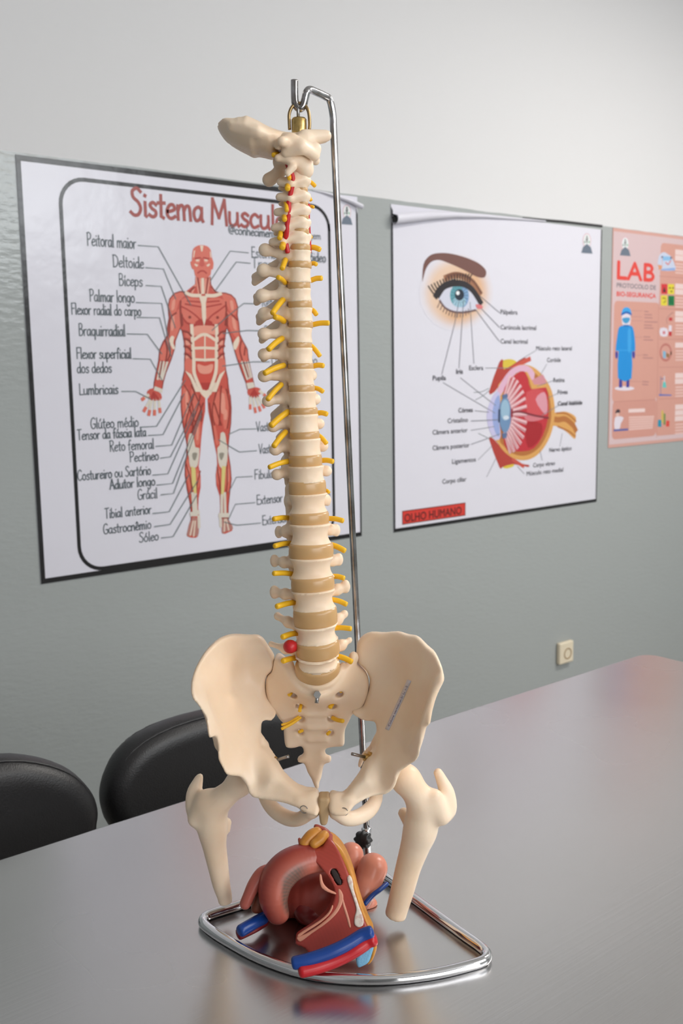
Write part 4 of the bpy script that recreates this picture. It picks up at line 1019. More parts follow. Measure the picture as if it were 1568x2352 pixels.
# ------------------------------------------------------------------ posters: printed sheets on the wall
K_ = 1.0
M_paper = mat('poster_paper', rgb(220,219,230), .22, spec=.5, bump=(14,.25,.006))
INK = {}
def ink(r, g, b, rough=.34):
    k = 'ink_%02x%02x%02x' % (r,g,b)
    return mat(k, rgb(r,g,b), rough, spec=.5, bump=(14,.25,.006))
class Sheet:
    """print on the wall: pieces are given in photo points and laid on the wall plane, each a hair in front of what it covers"""
    def __init__(self, root, loc): self.root = root; self.loc = np.array(loc); self.pend = []; self.bb = []; self.lv = []
    def level(self, q, least=1):
        q = np.array(q); b = (q[:,0].min()-.001, q[:,0].max()+.001, q[:,1].min()-.001, q[:,1].max()+.001); l = least
        if self.bb:
            B = np.array(self.bb); hit = (B[:,0] < b[1]) & (B[:,1] > b[0]) & (B[:,2] < b[3]) & (B[:,3] > b[2])
            if hit.any(): l = max(l, int(np.array(self.lv)[hit].max())+1)
        self.bb.append(b); self.lv.append(l); return l
    def P(self, l):
        y = -.0025-.00006*l
        return lambda x, z: (x-self.loc[0], y, z-self.loc[2])
    def finish(self):
        for k in sorted(self.pend, key=lambda k: k.layer): k.make()
class Ink:
    def __init__(self, sheet, name, layer, split=False): self.s = sheet; self.name = name; self.layer = layer; self.M = []; self.items = []; self.split = split; self.label = None; self.g = 0
    def m(self, M):
        if M not in self.M: self.M.append(M)
        return self.M.index(M)
    def new(self): self.g += 1
    def inc(self): self.g += (self.split is True)
    def put(self, q, F, mi, dl): self.items.append((dl, self.g, q, F, mi))
    def poly(self, px, M, dl=0, smooth=0, wallc=False):
        q = [p if wallc else wallp(*p) for p in px]
        if smooth: q = [tuple(v) for v in catmull(q, smooth, True)]
        a = sum(q[i][0]*q[(i+1)%len(q)][1]-q[(i+1)%len(q)][0]*q[i][1] for i in range(len(q)))
        if a < 0: q = q[::-1]
        self.inc(); self.put(q, [list(range(len(q)))], self.m(M), dl); return self
    def ribbon(self, q, wd, mi, dl):
        mb = MB(); stroke_ribbon(mb, q, wd, 0, lambda x, z: (x, 0, z)); self.put([(v[0],v[2]) for v in mb.V], mb.F, mi, dl)
    def line(self, px, wd, M, dl=0, smooth=0, wallc=False):
        q = [p if wallc else wallp(*p) for p in px]
        if smooth: q = catmull(q, smooth)
        self.inc(); self.ribbon(q, wd, self.m(M), dl); return self
    def hand(self, text, x0, y0, x1, cap, wd, M, dl=0):
        a = wallp(x0, y0); b = wallp(x1, y0-(x1-x0)*(y0-805)/(3700-x0)); self.inc()
        for q in write(text, a[0], a[1], b[0], cap): self.ribbon(q, wd, self.m(M), dl)
        return self
    def block(self, text, x0, y0, x1, cap, M, dl=0, bold=0.):
        a = wallp(x0, y0); b = wallp(x1, y0-(x1-x0)*(y0-805)/(3700-x0)); mb = MB(); self.inc()
        block_text(mb, text, a[0], a[1], b[0], cap, lambda x, z: (x, 0, z), 0); d = bold*cap
        for dx, dz in ([(0,0),(d,0),(-d,0),(0,d),(0,-d)] if bold else [(0,0)]): self.put([(v[0]+dx,v[2]+dz) for v in mb.V], mb.F, self.m(M), dl)
        return self
    def done(self, label=None): self.label = label; self.s.pend.append(self)
    def make(self):
        out = {}
        for dl, g, q, F, mi in sorted(self.items, key=lambda t: t[0]):
            P0 = self.s.P(self.s.level(q)); k = g if self.split else 0
            out.setdefault(k, MB()).add([P0(*p) for p in q], F, mi)
        for k in sorted(out):
            o = link(self.name, out[k].V, out[k].F, self.M, self.s.root, False, out[k].mi)
            if self.label: o['label'] = self.label
def ell_px(cx, cy, rx, ry, n=28, a0=0, a1=360): return [(cx+rx*math.cos(R(a0+(a1-a0)*k/n)), cy+ry*math.sin(R(a0+(a1-a0)*k/n))) for k in range(n if a1-a0 == 360 else n+1)]
def sheet_of(name, x0, x1, z0, z1, label, M):
    loc = ((x0+x1)/2, WALLY, (z0+z1)/2); root = empty(name, loc, 0, label, 'poster')
    hx, hz = (x1-x0)/2, (z1-z0)/2; b = MB(); b.box(-hx,hx,-.0022,-.0006,-hz,hz); b.build('paper_sheet', M, root)
    return Sheet(root, loc)
def rr_line(x0, x1, z0, z1, r):
    P = []
    for cx, cz, a0 in ((x1-r,z1-r,0),(x0+r,z1-r,90),(x0+r,z0+r,180),(x1-r,z0+r,270)):
        for k in range(9): a = R(a0+90*k/8); P.append((cx+r*math.cos(a), cz+r*math.sin(a)))
    return P+[P[0], P[1]]
def emblem(S, px, py, s, layer=3):
    e = Ink(S, 'emblem', layer); gx = ink(104,116,132); 
    e.poly(ell_px(px,py-2*s,9.5*s,17*s), ink(214,176,186)).poly(ell_px(px,py-2*s,8*s,15*s), ink(226,230,232),1)
    e.poly([(px-9*s,py+13*s),(px,py+5*s),(px+9*s,py+13*s),(px+13*s,py+28*s),(px-13*s,py+26*s)], gx, 2)
    e.line([(px,py-12*s),(px,py+2*s)], .006*s, ink(90,98,96), 2).poly([(px-5*s,py-7*s),(px,py-4*s),(px+5*s,py-9*s),(px,py-1*s)], ink(78,84,88), 3)
    e.poly(ell_px(px-5*s,py+1*s,2*s,3*s,10), ink(150,166,160), 2).poly(ell_px(px+5*s,py+1*s,2*s,3*s,10), ink(146,186,164), 2)
    e.done()
BLACK = ink(34,34,36, .22); GREY = ink(76,88,94); LINE = ink(98,112,114)

# ---- poster 1: muscles
def poster_muscles():
    x0, zt = wallp(35,355); x1, zb_ = wallp(828.5,1234); zt = wallp(34.5,354.8)[1]
    zb_ = (wallp(94,1337)[1]+zb_)/2; x1 = wallp(825,900)[0]
    S = sheet_of('muscle_poster', x0, x1, zb_, zt, 'large white muscle chart poster with a red flayed man, at left on the wall', M_paper)
    b = Ink(S, 'printed_border', 1)
    # black rim (the top right end is hidden by the curled edge)
    T_ = .013; xe = x0+.80*(x1-x0)
    for q in ([(x0,zt),(x0,zt-T_),(xe,zt-T_),(xe,zt)],[(x0,zb_),(x1,zb_),(x1,zb_+T_*.95),(x0,zb_+T_*.95)],[(x0,zb_),(x0+.011,zb_),(x0+.011,zt),(x0,zt)],[(x1-.006,zb_),(x1,zb_),(x1,zt-.05),(x1-.006,zt-.03)]):
        b.poly(q, BLACK, 0, 0, True)
    ix0 = (wallp(142,478)[0]+wallp(164,1000)[0])/2; ix1 = (wallp(757,560)[0]+wallp(763,1150)[0])/2
    iz1 = wallp(420,439)[1]; iz0 = wallp(420,1278)[1]
    b.line(rr_line(ix0,ix1,iz0,iz1,.062), .0095, BLACK, 0, 0, True); b.done()
    t_ = Ink(S, 'title_lettering', 2); RT = ink(158,74,70)
    t_.hand('Sistema', 297,494, 468, .066, .0088, RT).hand('Muscular', 482,514.5, 676, .066, .0088, RT).done("brush lettering in red")
    c = Ink(S, 'caption', 2, True)
    CAPS = [('@conhecimento',523,537,640,.024),('Peitoral maior',199,564,312,.031),('Deltoide',258,613,330,.029),('Bíceps',272,656,327,.029),('Palmar longo',205,692,309,.029),('Flexor radial do carpo',163,722,324,.027),
     ('Braquirradial',180,771,287,.029),('Flexor superficial',175,824,301,.027),('dos dedos',176,857,256,.027),('Lumbricais',181,907,271,.027),('Glúteo médio',207,985,318,.027),('Tensor da fáscia lata',177,1011,335,.026),
     ('Reto femoral',251,1037,353,.027),('Pectíneo',297,1061,364,.026),('Costureiro ou Sartório',177,1104,346,.026),('Adutor longo',251,1124,356,.026),('Grácil',315,1148,361,.027),('Tibial anterior',240,1191,347,.026),
     ('Gastrocnêmio',236,1227,347,.026),('Sóleo',318,1246,364,.026),
     ('Esternocleidomastóideo',576,591,747,.028),('Trapézio',577,615,668,.028),('Reto',600,704,634,.028),('S',604,772,614,.028),('O',622,839,634,.030),('no',708,836,728,.024),('Vasto lateral',587,991,668,.027),
     ('Vasto medial',593,1042,670,.027),('Fibular longo',583,1101,680,.027),('Extensor curto dos dedos',588,1159,757,.027),('Extensor',601,1206,660,.027)]
    for tx, a, y, e, cp in CAPS: c.hand(tx, a, y, e, cp, .0027 if cp > .021 else .0024, GREY)
    c.hand('gem', 708, 548, 736, .020, .0024, GREY); c.done()
    l = Ink(S, 'leader_line', 7, True); W_ = .0023
    for q in ([(316,564),(362,567),(437,701)],[(333,615),(374,618),(402,687)],[(334,656),(369,658),(401,753)],[(311,695),(370,697),(390,806)],[(313,729),(365,730),(391,818)],[(290,767),(337,768),(370,813)],[(304,824),(344,825),(371,874)],
     [(278,899),(310,899),(345,917)],[(320,981),(358,979),(424,873)],[(339,1000),(373,998),(421,905)],[(356,1025),(393,1022),(442,905)],[(367,1052),(390,1049),(455,922)],[(349,1091),(384,1088),(448,944)],[(358,1114),(395,1110),(462,942)],
     [(368,1136),(397,1133),(460,955)],[(349,1179),(387,1175),(432,1090)],[(353,1209),(389,1204),(452,1104)],[(369,1235),(396,1232),(450,1137)],
     [(569,581),(527,577),(482,645)],[(573,605),(541,602),(493,668)],[(596,698),(558,697),(517,730),(485,759)],[(600,760),(566,759),(510,766)],[(617,831),(580,831),(509,841)],[(587,985),(549,986),(523,998)],[(588,1035),(548,1038),(500,1010)],
     [(578,1094),(541,1096),(524,1130)],[(584,1154),(539,1158),(522,1195)],[(597,1201),(543,1206),(513,1199)]): l.line(q, W_, LINE)
    l.done()
    # the printed man
    A = lambda p: [(300+x/4.3556, 540+y/4.3556) for x,y in p]; B = lambda p: [(300+x/4.3556, 880+y/4.3556) for x,y in p]
    f = Ink(S, 'printed_muscle_figure', 2)
    flesh, mid, deep, lite, cream, bone, yel, pk, edge = ink(212,110,94), ink(196,84,72), ink(172,56,50), ink(224,148,130), ink(226,208,190), ink(212,204,192), ink(214,200,128), ink(178,124,116), ink(140,52,44)
    f.poly(ell_px(424,873,0.1,.1,6), flesh)
    torso = [(640,420),(640,490),(540,570),(490,565),(430,585),(385,640),(370,720),(380,830),(360,940),(360,1010),(320,1070),(285,1150),(275,1260),(250,1380),(230,1480),(225,1530),(310,1540),(320,1470),(345,1380),(400,1240),(435,1130),(440,1060),(490,930),(510,960),(530,1060),(540,1150),(535,1250),(535,1350),(512,1450),(505,1580),(972,1580),(965,1440),(945,1350),(935,1240),(920,1150),(935,1040),(950,930),(965,940),(1000,1030),(1030,1140),(1060,1240),(1110,1380),(1150,1480),(1160,1540),(1235,1520),(1215,1440),(1190,1330),(1170,1230),(1160,1140),(1110,1050),(1085,990),(1075,880),(1060,800),(1065,720),(1040,640),(1000,600),(940,580),(880,580),(830,560),(795,500),(790,420)]
    f.poly(A(torso), mid)
    head = [(610,200),(620,140),(660,108),(705,100),(760,112),(795,150),(805,220),(824,280),(815,345),(800,345),(795,395),(770,420),(705,432),(650,420),(635,390),(625,345),(608,335),(590,270),(605,262)]
    f.poly(A(head), flesh, 0, 2)
    f.poly(A([(688,105),(722,105),(712,165),(700,165)]), cream,1).poly(A([(625,160),(640,150),(628,220),(618,230)]), cream,1).poly(A([(785,160),(798,180),(800,230),(790,220)]), cream,1)
    f.poly(A([(640,255),(690,235),(690,270),(650,275)]), lite,1).poly(A([(725,235),(770,255),(760,275),(722,270)]), lite,1)
    f.poly(A(ell_px(662,253,18,9,12)), cream,2).poly(A(ell_px(748,253,18,9,12)), cream,2)
    f.poly(A([(690,230),(722,230),(735,305),(708,318),(680,305)]), mid,1).line(A([(665,380),(690,362),(710,358),(730,362),(752,382)]), .004, deep,2).line(A([(640,235),(690,228)]), .004, deep,2).line(A([(722,228),(775,238)]), .004, deep,2)
    f.poly(A([(635,285),(670,300),(655,318),(632,300)]), cream,1).poly(A([(782,285),(750,302),(765,318),(788,300)]), cream,1)
    for q in ([(650,430),(675,580)],[(690,440),(700,580)],[(745,440),(735,580)],[(785,430),(760,580)],[(640,500),(610,575)],[(795,500),(830,560)]): f.line(A(q), .005, lite,1)
    for q in ([(662,430),(690,590)],[(770,430),(745,590)],[(635,520),(570,580)],[(800,515),(850,575)]): f.line(A(q), .004, edge,1)
    f.poly(A([(700,430),(728,430),(730,590),(702,590)]), cream,1)
    # shoulders and arms
    f.poly(A([(490,570),(540,600),(480,660),(450,760),(400,800),(378,760),(382,660),(430,590)]), flesh,1,2).poly(A([(900,590),(950,585),(1010,610),(1055,700),(1050,790),(1000,790),(950,690)]), flesh,1,2)
    f.poly(A([(410,660),(440,640),(430,740),(400,750)]), lite,2,2).poly(A([(985,660),(1015,660),(1025,740),(1000,750)]), lite,2,2)
    for s_, arm, fore in ((0,[(400,820),(450,780),(480,740),(495,900),(445,1040),(400,1020),(375,960)],[(330,1080),(370,1040),(420,1120),(395,1230),(345,1260),(290,1250),(292,1160)]),(1,[(950,760),(1000,800),(1055,830),(1075,940),(1080,1010),(1040,1020),(970,900)],[(1040,1150),(1085,1040),(1140,1110),(1165,1190),(1165,1250),(1110,1260),(1065,1240)])):
        f.poly(A(arm), flesh,1,2).poly(A(fore), flesh,1,2)
    f.poly(A([(395,830),(430,800),(430,920),(400,960)]), lite,2,2).poly(A([(1005,820),(1040,850),(1055,950),(1020,930)]), lite,2,2)
    f.poly(A([(400,1010),(430,1020),(420,1080),(440,1130),(415,1140),(380,1060)]), cream,2,2).poly(A([(1020,1080),(1070,1010),(1080,1060),(1050,1140),(1025,1140)]), cream,2,2)
    for q in ([(300,1270),(265,1440)],[(325,1270),(295,1440)],[(360,1270),(310,1440)]): f.line(A(q), .006, bone,2)
    for q in ([(1105,1270),(1160,1440)],[(1135,1270),(1180,1430)],[(1165,1270),(1200,1420)]): f.line(A(q), .006, bone,2)
    for q in ([(495,660),(490,760),(500,900)],[(945,670),(950,760),(940,900)],[(450,780),(395,830),(375,1000)],[(1000,790),(1060,850)],[(340,1060),(360,1150),(345,1260)],[(380,1080),(390,1180),(360,1260)],[(1100,1060),(1085,1150),(1110,1250)],[(1140,1120),(1130,1200)],[(310,1260),(280,1420)],[(1125,1270),(1170,1420)]): f.line(A(q), .0042, edge,3,3)
    # chest
    f.poly(A([(500,650),(570,625),(690,640),(712,720),(715,800),(690,850),(620,800),(560,740),(505,710)]), flesh,1,2).poly(A([(940,660),(880,630),(770,640),(745,720),(742,800),(765,850),(840,790),(900,740),(940,700)]), flesh,1,2)
    f.poly(A([(505,730),(560,750),(690,860),(640,890),(560,870),(515,810)]), flesh,2,2).poly(A([(940,720),(890,755),(765,860),(820,890),(890,870),(935,810)]), flesh,2,2)
    for q in ([(500,715),(560,745),(640,800),(700,860)],[(940,705),(890,745),(810,800),(755,860)],[(560,660),(690,670)],[(540,690),(700,720)],[(880,660),(760,670)],[(900,690),(750,720)],[(520,830),(560,880),(640,900),(700,870)],[(935,830),(890,880),(810,900),(755,870)]): f.line(A(q), .0036, deep,3,3)
    f.poly(A([(640,870),(700,840),(715,905),(650,905)]), deep,2,2).poly(A([(745,845),(810,870),(800,905),(738,905)]), deep,2,2)
    f.poly(A([(675,610),(760,610),(745,680),(748,830),(728,912),(708,830),(700,690)]), cream,3).line(A([(545,578),(600,602),(690,606)]), .009, cream,3,3).line(A([(895,586),(830,606),(750,606)]), .009, cream,3,3)
    f.poly(A(ell_px(585,822,15,15,12)), edge,4).poly(A(ell_px(862,825,15,15,12)), edge,4)
    f.poly(A([(490,760),(515,800),(520,900),(495,930)]), edge,2).poly(A([(945,760),(970,800),(965,930),(940,900)]), edge,2)
    # belly
    f.poly(A([(625,920),(700,905),(760,905),(845,920),(850,1000),(740,980),(625,1010)]), lite,2,2)
    for y0, y1 in ((1030,1120),(1140,1235)):
        f.poly(A([(630,y0),(725,y0-20),(725,y1),(632,y1)]), flesh,2,2).poly(A([(742,y0-20),(838,y0),(835,y1),(742,y1)]), flesh,2,2)
    f.line(A([(630,1045),(700,1000),(760,1000),(835,1048)]), .008, cream,3,3).line(A([(625,1132),(735,1128),(845,1134)]), .007, cream,3).line(A([(632,1245),(735,1250),(840,1245)]), .007, cream,3).line(A([(735,1000),(735,1260)]), .004, cream,3)
    f.line(A([(603,905),(608,1000),(618,1150),(625,1280),(630,1390),(690,1540)]), .010, cream,3,3).line(A([(850,905),(855,1000),(850,1150),(850,1280),(840,1390),(790,1540)]), .010, cream,3,3)
    f.poly(A([(640,1268),(735,1285),(835,1268),(825,1420),(790,1520),(740,1550),(695,1530),(655,1420)]), ink(200,74,62),2,2).poly(A([(660,1290),(735,1310),(815,1290),(800,1370),(735,1390),(675,1370)]), lite,3,3)
    for k in range(4):
        y = 960+k*75
        f.line(A([(520+k*5,y),(570,y+15),(600,y+50)]), .005, edge,3,3).line(A([(940-k*4,y),(895,y+15),(865,y+50)]), .005, edge,3,3)
        f.poly(A([(545,y+15),(590,y+20),(595,y+60),(548,y+65)]), lite if k%2 else flesh,2,2).poly(A([(870,y+20),(915,y+15),(912,y+65),(868,y+60)]), lite if k%2 else flesh,2,2)
    f.poly(A([(540,1240),(610,1250),(620,1390),(570,1380),(535,1350)]), flesh,2,2).poly(A([(860,1250),(930,1240),(940,1340),(900,1380),(858,1390)]), flesh,2,2)
    f.poly(A([(535,1355),(600,1395),(640,1480),(690,1568),(640,1568),(590,1440)]), cream,3).poly(A([(940,1350),(880,1395),(845,1480),(800,1568),(850,1568),(895,1440)]), cream,3)
    # legs
    Ll = [(505,-5),(500,130),(500,250),(515,400),(545,540),(560,620),(555,720),(540,830),(540,920),(560,1060),(590,1200),(600,1300),(600,1370),(685,1370),(685,1350),(670,1250),(675,1150),(695,1040),(695,930),(675,830),(690,700),(700,560),(715,420),(740,280),(742,150),(700,100),(640,-5)]
    Rl = [(850,-5),(800,100),(762,160),(770,280),(800,420),(830,600),(855,720),(860,810),(845,920),(850,1020),(885,1130),(890,1250),(885,1350),(970,1350),(970,1230),(985,1090),(1000,960),(990,830),(965,680),(975,560),(995,400),(1000,250),(990,120),(972,-5)]
    f.poly(B(Ll), mid).poly(B(Rl), mid).poly(B([(640,-5),(690,-5),(720,60),(750,75),(780,60),(815,-5),(850,-5),(800,110),(745,155),(700,110)]), cream,1)
    f.poly(B([(690,-5),(810,-5),(775,60),(745,75),(715,55)]), deep,2)
    for q in ([(520,60),(560,40),(590,200),(570,420),(530,380),(510,220)],[(600,60),(640,80),(690,220),(660,400),(610,420),(600,220)],[(650,400),(690,380),(690,560),(670,620),(640,600),(635,480)],[(810,380),(840,420),(870,560),(880,600),(850,620),(825,500)],[(830,140),(880,80),(890,300),(880,420),(830,380),(800,260)],[(900,60),(950,80),(975,220),(970,400),(930,460),(905,260)],[(550,770),(580,780),(605,960),(610,1100),(575,1040),(550,900)],[(650,840),(685,900),(690,1000),(665,1050),(645,960)],[(860,830),(890,860),(892,960),(870,1020),(852,940)],[(955,740),(985,830),(990,960),(970,1080),(945,1060),(945,860)]): f.poly(B(q), flesh,1,2)
    for q in ([(540,100),(565,90),(570,260),(550,300)],[(890,120),(930,110),(940,280),(900,300)],[(560,860),(580,850),(590,980)],[(865,880),(880,880),(880,950)],[(660,900),(678,920),(672,990)],[(955,860),(972,860),(975,980),(955,980)],[(655,440),(675,440),(670,560),(652,560)],[(930,260),(960,280),(955,360),(925,360)]): f.poly(B(q), lite,2,2)
    for q in ([(530,20),(590,130),(620,300),(610,500)],[(640,40),(620,140),(560,330),(540,450)],[(690,120),(660,260),(600,420)],[(600,20),(700,260),(700,380)],[(560,200),(650,420)],[(720,200),(640,400),(600,500)],[(900,30),(890,200),(880,420)],[(860,60),(810,260),(830,420)],[(950,60),(985,250),(960,450)],[(830,200),(900,420)],[(545,800),(600,1000),(610,1250)],[(690,880),(650,1060),(660,1200)],[(860,840),(890,1050),(900,1200)],[(955,760),(960,1000),(930,1250)],[(780,200),(830,560)]): f.line(B(q), .0038, edge,2,3)
    f.poly(B([(580,510),(618,520),(640,640),(680,650),(672,780),(650,840),(590,840),(575,740),(560,650)]), bone,2,2).poly(B([(893,500),(935,500),(950,590),(965,680),(950,830),(900,850),(870,790),(860,650),(885,620)]), bone,2,2)
    f.poly(B([(610,700),(660,700),(640,770),(615,760)]), ink(146,140,128),3,2).poly(B([(880,700),(930,700),(905,770),(885,750)]), ink(146,140,128),3,2)
    f.poly(B([(598,830),(642,850),(652,1100),(630,1110),(605,1000)]), yel,3).poly(B([(905,830),(945,830),(930,1060),(910,1240),(895,1240),(900,1000)]), yel,3)
    for q in ([(612,1100),(628,1320)],[(640,1110),(650,1320)],[(905,1120),(905,1320)],[(935,1100),(940,1320)]): f.line(B(q), .008, bone,3)
    for q in ([(600,1350),(660,1350),(678,1450),(665,1535),(610,1545),(558,1530),(562,1480)],[(912,1330),(962,1330),(978,1370),(1013,1430),(1008,1470),(930,1505),(905,1490),(905,1400)]): f.poly(B(q), pk,1,2)
    f.line(B([(600,1310),(670,1290)]), .012, bone,3).line(B([(885,1320),(965,1320)]), .012, bone,3).line(B([(675,1330),(680,1440)]), .008, bone,2).line(B([(890,1330),(895,1430)]), .008, bone,2)
    for q in ([(620,1380),(590,1520)],[(640,1380),(625,1530)],[(935,1360),(930,1480)],[(950,1360),(975,1470)]): f.line(B(q), .004, cream,3)
    f.poly(B([(560,1520),(660,1530),(650,1545),(600,1545)]), mid,2).poly(B([(920,1495),(1010,1460),(1010,1475),(935,1508)]), mid,2)
    # hands
    for palm, fg, wr in (([(160,80),(220,50),(300,110),(295,170),(200,165),(165,120)],[((172,120),(112,162)),((195,160),(130,275)),((206,165),(177,312)),((236,170),(233,310)),((276,165),(288,285))],[(235,30),(315,60),(310,100),(225,70)]),
                         ([(1165,60),(1230,40),(1290,55),(1290,110),(1230,135),(1170,120)],[((1285,80),(1342,128)),((1190,130),(1190,250)),((1215,140),(1242,285)),((1246,140),(1288,270)),((1268,130),(1328,238))],[(1150,0),(1220,-10),(1235,40),(1165,60)])):
        f.poly(B(palm), mid,1,2).poly(B(wr), bone,2)
        for a_, e_ in fg:
            f.line(B([a_, e_]), .0075, bone,2); mfr = lambda t: (a_[0]+(e_[0]-a_[0])*t, a_[1]+(e_[1]-a_[1])*t); f.line(B([mfr(.78), mfr(1.02)]), .009, flesh,3)
        cx_ = sum(p[0] for p in palm)/len(palm); cy_ = sum(p[1] for p in palm)/len(palm)
        for a_, e_ in fg[1:]: f.line(B([(cx_,cy_-20), a_]), .005, deep,2)
    f.line(A(torso[2:29]), .003, edge,1).line(A(torso[30:]), .003, edge,1).line(B(Ll[1:13]), .003, edge,1).line(B(Rl[12:23]), .003, edge,1)
    f.done()
    emblem(S, 795, 489, 1.0)
    # curled top edge at the right
    V = []; F = []; pts = [(716,437,.0),(740,441,.004),(770,449,.010),(800,459,.016),(824,471,.020)]; N = 9
    for (x,y,h) in pts:
        xx, zz = wallp(x,y); rr_ = .0015+h*.42
        for k in range(N):
            a = R(-100+270*k/(N-1)); V.append((xx-S.loc[0], -.0030-rr_-rr_*math.cos(a)*.9, zz-S.loc[2]-rr_*.6+rr_*math.sin(a)*.75))
    for i in range(len(pts)-1):
        for k in range(N-1): F.append((i*N+k,i*N+k+1,(i+1)*N+k+1,(i+1)*N+k))
    link('curled_edge', V, F, M_paper, S.root)
    return S
poster_muscles().finish()

# ---- poster 2: eye
def poster_eye():
    x0 = .5*(wallp(896,520)[0]+wallp(903.5,1200)[0]); x1 = .5*(wallp(1381,530)[0]+wallp(1368.5,1140)[0])
    zt = wallp(1381,520)[1]; zb_ = .5*(wallp(904,1220)[1]+wallp(1368,1154)[1])
    S = sheet_of('eye_poster', x0, x1, zb_, zt-.012, 'large white poster of the human eye with a rolled top edge and red caption', M_paper)
    b = Ink(S, 'printed_border', 1)
    for q in ([(x0,zb_),(x1,zb_),(x1,zb_+.011),(x0,zb_+.011)],[(x0,zb_),(x0+.007,zb_),(x0+.007,zt-.03),(x0,zt-.02)],[(x1-.006,zb_),(x1,zb_),(x1,zt-.012),(x1-.006,zt-.012)]): b.poly(q, BLACK, 0, 0, True)
    b.done()
    A = lambda p: [(880+x/2.9037, 470+y/2.9037) for x,y in p]; B = lambda p: [(880+x/2.9037, 780+y/2.9037) for x,y in p]
    # soft skin tone: colour runs out to the paper's white
    V = []; C = []; F = []; N = 40; rings = 9; pap = np.array(rgb(220,219,230))
    base_ = [(480,600)]
    P0 = S.P(1); S.level([wallp(925,570), wallp(1140,770)])
    def skin(t, a):
        s_ = np.array(rgb(226,196,172)); w2 = np.array(rgb(214,158,104)); k = max(0, math.cos(a-R(-25)))**2*.6+max(0, math.cos(a-R(80)))**3*.6
        s_ = s_*(1-min(1,k))+w2*min(1,k); u = min(1,max(0,(t-.62)/.38)); u = u*u*(3-2*u); return s_*(1-u)+pap*u
    V.append(P0(*wallp(*A([(480,590)])[0]))); C.append(skin(0,0))
    for j in range(1, rings+1):
        t = j/rings
        for k in range(N):
            a = 2*PI*k/N; rx = 255 if math.cos(a) > 0 else 245; ry = 270 if math.sin(a) < 0 else 255
            V.append(P0(*wallp(*A([(480+rx*t*math.cos(a), 590+ry*t*math.sin(a))])[0]))); C.append(skin(t,a))
    for k in range(N): F.append((0,1+(k+1)%N,1+k))
    for j in range(rings-1):
        for k in range(N): l = (k+1)%N; F.append((1+j*N+k,1+j*N+l,1+(j+1)*N+l,1+(j+1)*N+k))
    M_skin = mat('printed_skin_tone', (1,1,1,1), .22, attr='tint', bump=(14,.25,.006))
    link('printed_skin', V, F, M_skin, S.root, False, colors=C)
    e = Ink(S, 'printed_eye', 2)
    brow, dk, wht, teal, blue_, pup = ink(116,80,74), ink(46,42,46), ink(206,208,224), ink(96,158,170), ink(128,160,200), ink(36,46,62)
    e.poly(A([(256,515),(264,400),(300,345),(350,325),(430,325),(520,345),(600,375),(650,405),(682,445),(670,486),(620,482),(560,450),(500,420),(430,390),(370,370),(320,380),(285,420),(268,470)]), brow,0,3)
    e.line(A([(410,490),(470,470),(530,480),(590,520),(640,590)]), .020, ink(160,112,84),0,4).line(A([(420,478),(480,462),(540,474),(600,515),(650,590)]), .010, ink(120,80,64),1,4)
    e.poly(A([(360,600),(390,560),(450,530),(520,532),(580,570),(630,640),(652,685),(600,702),(540,717),(470,714),(410,692),(372,650)]), wht,1,3)
    e.poly(A(ell_px(503,606,63,80,28)), teal,2).poly(A(ell_px(520,612,46,74,28,-90,90)), blue_,3).poly(A(ell_px(503,650,44,36,20)), ink(160,196,214),3).poly(A(ell_px(503,602,31,38,22)), pup,4).poly(A(ell_px(492,590,12,14,12)), ink(236,240,244),5)
    for k in range(18):
        a = 2*PI*k/18; e.line(A([(503+34*math.cos(a),606+42*math.sin(a)),(503+58*math.cos(a),606+74*math.sin(a))]), .0022, ink(70,120,140),4)
    e.line(A([(345,610),(378,560),(450,528),(530,530),(592,572),(645,655)]), .020, dk,5,4).line(A([(360,600),(400,545),(470,520)]), .022, dk,5,4)
    e.line(A([(372,640),(410,690),(470,716),(540,718),(610,704)]), .006, ink(110,84,84),5,4)
    for k in range(16):
        t = k/15; x = 340+t*230; y = 606-math.sin(t*1.75)*88; e.line(A([(x,y),(x-26+30*t,y-34),(x-44+60*t,y-62+8*t)]), .0045, dk,5,3)
    for k in range(12):
        t = k/11; x = 372+t*190; y = 640+math.sin(t*2.2+.15)*78; e.line(A([(x,y),(x-16+18*t,y+34)]), .003, ink(110,90,92),5)
    e.poly(A([(612,665),(652,672),(655,692),(622,694)]), ink(214,120,124),5,3)
    e.done()
    # cutaway eyeball
    g = Ink(S, 'printed_eyeball', 2)
    mus, mus2, fatc, gold, gold2, pinkc, redc, red2 = ink(176,66,58), ink(198,84,72), ink(214,190,70), ink(214,160,92), ink(178,112,60), ink(218,176,200), ink(190,52,62), ink(164,38,46)
    g.poly(B([(775,150),(840,130),(885,150),(860,190),(800,215)]), fatc,0,3).poly(B([(700,350),(770,150),(795,140),(800,200),(900,140),(935,122),(940,132),(820,230),(760,320),(728,356)]), mus,1,2).line(B([(860,190),(930,150),(972,130)]), .016, mus2,1,3)
    g.poly(B([(775,790),(830,800),(870,840),(800,858)]), fatc,0,3).poly(B([(700,660),(735,665),(800,740),(900,820),(965,835),(960,850),(860,830),(790,850),(770,850)]), mus,1,2).line(B([(860,800),(930,845)]), .012, mus2,2)
    g.poly(B([(1100,500),(1160,485),(1210,480),(1260,500),(1282,525),(1275,560),(1280,590),(1275,662),(1230,625),(1180,590),(1140,575),(1110,570)]), gold,0,3).line(B([(1110,525),(1160,535),(1210,530),(1260,570),(1280,605)]), .020, gold2,1,4).line(B([(1150,490),(1220,495),(1280,545)]), .006, gold2,1,3).line(B([(1160,580),(1230,610),(1275,645)]), .006, gold2,1,3)
